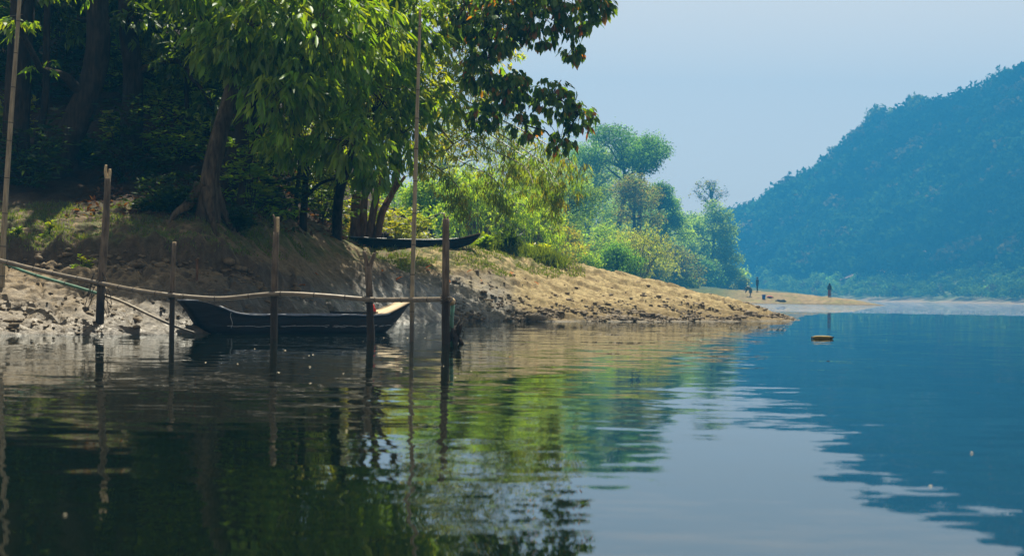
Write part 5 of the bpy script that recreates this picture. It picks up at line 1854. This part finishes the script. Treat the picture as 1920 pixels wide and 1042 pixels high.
c = spit_point(1432, 560)
t = thing('bucket', c, 'bright blue plastic bucket on the far sand beside the bending person', 'bucket')
mb = MB()
th = np.linspace(0, 2 * np.pi, 16, endpoint=False)
rings = [(.0, .01), (.19, .0), (.25, .48), (.265, .49), (.265, .51), (.235, .51), (.18, .03), (.0, .03)]
V = np.array([[c[0] + r * math.cos(a), c[1] + r * math.sin(a), c[2] + z] for r, z in rings for a in th])
i = np.arange(len(rings) - 1)[:, None] * 16
j = np.arange(16)[None]
mb.add(V, np.stack([i + j, i + (j + 1) % 16, i + 16 + (j + 1) % 16, i + 16 + j], -1).reshape(-1, 4))
mb.build('pail', M_BLUEP, t)
mb = MB()
a = np.linspace(0, np.pi, 12)
mb.tube(np.stack([c[0] + .26 * np.cos(a), c[1] - .16 * np.sin(a), c[2] + .49 - .08 * np.sin(a)], 1), .01, 5)
mb.build('handle', M_WHITEC, t)
c = spit_point(1441, 558)
t = thing('cloth_bundle', c, 'small heap of reddish cloth on the sand right of the blue bucket', 'bundle')
mb = MB()
mb.tube([c + [-.2, 0, .05], c + [0, .02, .14], c + [.35, 0, .12], c + [.62, 0, .06]], [.08, .14, .11, .03], 8, True, (.2, 3))
mb.build('cloth', mat_plain('faded_red_cloth', (.45, .10, .08), .9), t)
mb = MB()
mb.tube([c + [-.1, -.1, .02], c + [.1, -.12, .07], c + [.3, -.1, .02]], [.05, .09, .04], 7, True, (.2, 3))
mb.build('dark_cloth', M_BLACKC, t)
c = spit_point(1462, 565)
t = thing('rock', c, 'low dark stone at the waterline of the far spit', 'rock')
mb = MB()
mb.tube([c + [-.6, 0, 0], c + [-.2, 0, .12], c + [.1, 0, .08], c + [.5, 0, .1], c + [.8, 0, 0]], [.05, .16, .12, .15, .04], 8, True, (.15, 3))
mb.build('stone', M_BRACKEN, t)

# ------------------------------------------------------------------ grass
def grass(name, pts_fn, n, h, w, cols, seed, lean=.35):
    rng = np.random.default_rng(seed)
    p = pts_fn(rng, n)
    n = len(p)
    d = unit(np.stack([rng.normal(0, lean, n), rng.normal(0, lean, n), np.ones(n)], 1))
    nv = np.stack([rng.normal(0, .3, n), -np.ones(n), np.zeros(n)], 1)
    mb = MB()
    leaves(mb, p, d, nv, h * np.exp(rng.normal(0, .35, n)), w * np.exp(rng.normal(0, .2, n)), palette(n, cols, rng, .22), False)
    mb.build(name, M_LEAF, None, True, kind='stuff')

def patch(x0, x1, y0, y1, cond):
    def f(rng, n):
        x, y = rng.uniform(x0, x1, n * 4), rng.uniform(y0, y1, n * 4)
        z = gz(x, y)
        ok = cond(x, y, z, rng)
        x, y, z = x[ok][:n], y[ok][:n], z[ok][:n]
        return np.stack([x, y, z - .01], 1)
    return f
GR = [(0.05, .10, .014), (.07, .12, .016), (.04, .08, .012), (.09, .11, .02)]
grass('short_grass', patch(-10, -3.0, 23.8, 31, lambda x, y, z, r: (z > 1.28) & (z < 2.3) & (fbm(x, y, 1.1, 3, 42) + r.normal(0, .15, len(x)) > .02)), 18000, .06, .012, GR, 1)
grass('crest_grass', patch(-5.5, 2.2, 35, 44.5, lambda x, y, z, r: (z > 1.15) & (fbm(x, y, 1.0, 3, 43) + r.normal(0, .12, len(x)) > .12)), 12000, .075, .016, GR, 2)
crest = [P(px, 468, 43.2) for px in range(895, 1052, 5)]
def tuft(rng, n):
    k = rng.integers(0, len(crest), n)
    c = np.array(crest)[k] + rng.normal(0, .18, (n, 3))
    c[:, 2] = gz(c[:, 0], c[:, 1]) - .02
    return c
grass('tall_grass', tuft, 5200, .24, .02, [(.035, .07, .015), (.05, .09, .02), (.09, .14, .025)], 3, .5)
shrub(950, 470, 43.3, .42, 71, GREEN_DK, 'dark grassy bush with upright stalks on the sand crest', .16, .04, 200, 6, None, False, 'shrub', 'shrub', .7, -.4)
shrub(1010, 475, 43.8, .42, 72, GREEN_LT, 'bright green low bush at the right end of the grassy crest', .13, .05, 160, 6, None, False, 'shrub', 'shrub', .35, 0)
shrub(905, 462, 42.5, .38, 73, GREEN, 'low green bush beside the raised prow of the beached canoe', .13, .05, 130, 6, None, False, 'shrub', 'shrub', .35, 0)

# ------------------------------------------------------------------ clods, pebbles, fallen leaves, floating flecks
ICO_V, ICO_F = None, None
bm = bmesh.new()
bmesh.ops.create_icosphere(bm, subdivisions=1, radius=1)
ICO_V = np.array([v.co[:] for v in bm.verts])
ICO_F = np.array([[v.index for v in f.verts] for f in bm.faces])
bm.free()

def clod_field(name, p, size, seed, flat=.6):
    rng = np.random.default_rng(seed)
    mb = MB()
    n = len(p)
    m = len(ICO_V)
    jit = 1 + rng.normal(0, .22, (n, m, 1))
    sc_ = size[:, None, None] * np.stack([1 + .4 * rng.random(n), 1 + .4 * rng.random(n), flat * (.7 + .6 * rng.random(n))], 1)[:, None, :]
    V = p[:, None] + ICO_V[None] * jit * sc_
    F = (ICO_F[None] + (np.arange(n) * m)[:, None, None]).reshape(-1, 3)
    mb.add(V.reshape(-1, 3), F)
    return mb.build(name, M_CLOD, None, False, kind='stuff')

rng = np.random.default_rng(61)
x = rng.uniform(-8.5, -3.4, 6000); s_ = rng.gamma(1.6, 0.75, 6000)
y = shore_y(x) + s_
z = gz(x, y)
ok = (z > -.02) & (z < 1.35) & (fbm(x, y, 1.3, 3, 5) > -.1)
p = np.stack([x, y, z], 1)[ok][:2200]
clod_field('mud_clods', p[:900], np.exp(rng.normal(math.log(.016), .5, 900)), 1) if len(p) > 900 else clod_field('mud_clods', p, np.exp(rng.normal(math.log(.019), .5, len(p))), 1)
xc = rng.uniform(-9.2, -3.6, 900)
yc_ = np.interp(xc, [-12, -8.5, -7, -5.8, -4.6, -3.6], [24.3, 24.4, 24.5, 24.9, 25.9, 27.8]) + 0.45 * perlin(xc * 1.1, xc * 0 + 3.3, 4) - np.abs(rng.normal(.05, .4, 900))
clod_field('ledge_clods', np.stack([xc, yc_, gz(xc, yc_)], 1), np.exp(rng.normal(math.log(.035), .5, 900)), 3)
x = rng.uniform(-1.6, 9.0, 9000); s_ = rng.gamma(1.1, 0.9, 9000)
y = shore_y(x) + s_
z = gz(x, y)
ok = (z > -.02) & (fbm(x, y, .9, 3, 6) + .3 * (s_ < .6) > -.05)
p = np.stack([x, y, z], 1)[ok][:5000]
clod_field('shore_pebbles', p, np.exp(rng.normal(math.log(.030), .5, len(p))), 2)
# large clods that can be told apart: pieces of the bank
variants = []
for v in range(5):
    jit = 1 + rng.normal(0, .2, (len(ICO_V), 1))
    variants.append(MB().add(ICO_V * jit * np.array([1.2, 1, .65]), ICO_F).mesh('clod', M_CLOD, True))
for k in range(110):
    if k < 45:
        xx = rng.uniform(-7.6, -3.6)
        yy = float(shore_y(xx)) + rng.uniform(.05, 4.6)
    else:
        xx = rng.uniform(-1, 8.4)
        yy = float(shore_y(xx)) + rng.uniform(.05, 3.0)
    zz = float(gz(xx, yy))
    o = link('clod', variants[k % 5], bank)
    sz = rng.uniform(.03, .075)
    o.location = (xx, yy, zz)
    o.scale = (sz, sz, sz)
    o.rotation_euler = (rng.normal(0, .3), rng.normal(0, .3), rng.random() * 6.28)

# fallen leaves on the mud
lm = [MB().add(LEAF_V * np.array([.55, 1, 1.2]), [LEAF_F3, LEAF_F4], palette(1, [c_], rng, .05)[0]).mesh('fallen_leaf', M_DEADLEAF) for c_ in ((.30, .09, .02), (.36, .15, .03), (.22, .08, .03))]
spots = [(598, 519), (716, 513), (798, 505), (805, 508), (852, 515), (876, 513), (905, 528), (845, 530), (560, 540), (742, 528), (690, 455), (655, 452), (1010, 535), (960, 512)]
for k, (px, py) in enumerate(spots):
    q = ground_at(px, py, 20, 46)
    if q is None:
        continue
    o = link('fallen_leaf', lm[k % 3])
    o.location = (q[0], q[1], gz(q[0], q[1]) + .02)
    sz = .16 + .08 * rng.random()
    o.scale = (sz, sz, sz)
    o.rotation_euler = (rng.normal(.2, .3), rng.normal(0, .3), rng.random() * 6.28)
    o['label'] = 'dry orange leaf fallen on the bare mud of the bank'
    o['category'] = 'leaf'
    o['group'] = 'fallen leaves on the bank'
# leaf litter on the slope under the trees
x, y = rng.uniform(-8.5, -3.2, 9000), rng.uniform(26.5, 42, 9000)
z = gz(x, y)
ok = z > 1.9
p = np.stack([x, y, z + .02], 1)[ok][:4200]
mb = MB()
n = len(p)
leaves(mb, p, unit(rng.normal(size=(n, 3)) * [1, 1, .35]), np.tile([0, 0, 1.0], (n, 1)) + rng.normal(0, .5, (n, 3)), np.full(n, .14), np.full(n, .07), palette(n, [(.07, .03, .016), (.10, .055, .028), (.045, .022, .014)], rng, .3), False)
mb.build('leaf_litter', M_DEADLEAF, None, True, kind='stuff')

# pale petals and flecks floating on the river
fl = []
for k in range(18):
    px, py = (rng.uniform(380, 900), rng.uniform(628, 720)) if k < 13 else (rng.uniform(380, 1900), rng.uniform(600, 720))
    fl.append(G(px, py))
for px, py in ((587, 665), (478, 654), (650, 808), (122, 966), (1822, 849), (1745, 912), (720, 633), (797, 634), (764, 633)):
    fl.append(G(px, py))
fl = np.array(fl)
gy = np.array([[float(gz(a, b)) if (-32 < a < 13 and 14.5 < b < 62) else -1.0] for a, b, _ in fl])[:, 0]
fl = fl[gy < -.02]
mb = MB()
for q in fl:
    r0 = (.005 + .009 * rng.random()) * min(1.0, q[1] / 20 + .1)
    th = np.linspace(0, 6.283, 7, endpoint=False)
    rr = r0 * (1 + .3 * rng.random(7))
    V = np.stack([q[0] + rr * np.cos(th) * 1.3, q[1] + rr * np.sin(th), np.full(7, .002) + .002 * rng.random(7)], 1)
    V = np.concatenate([V, [[q[0], q[1], .006]]])
    jj = np.arange(7)
    mb.add(V, np.stack([jj, (jj + 1) % 7, np.full(7, 7)], 1))
mb.build('floating_petals', mat_plain('pale_petal', (.42, .37, .26), .7, .2, 30), None, True, kind='stuff')
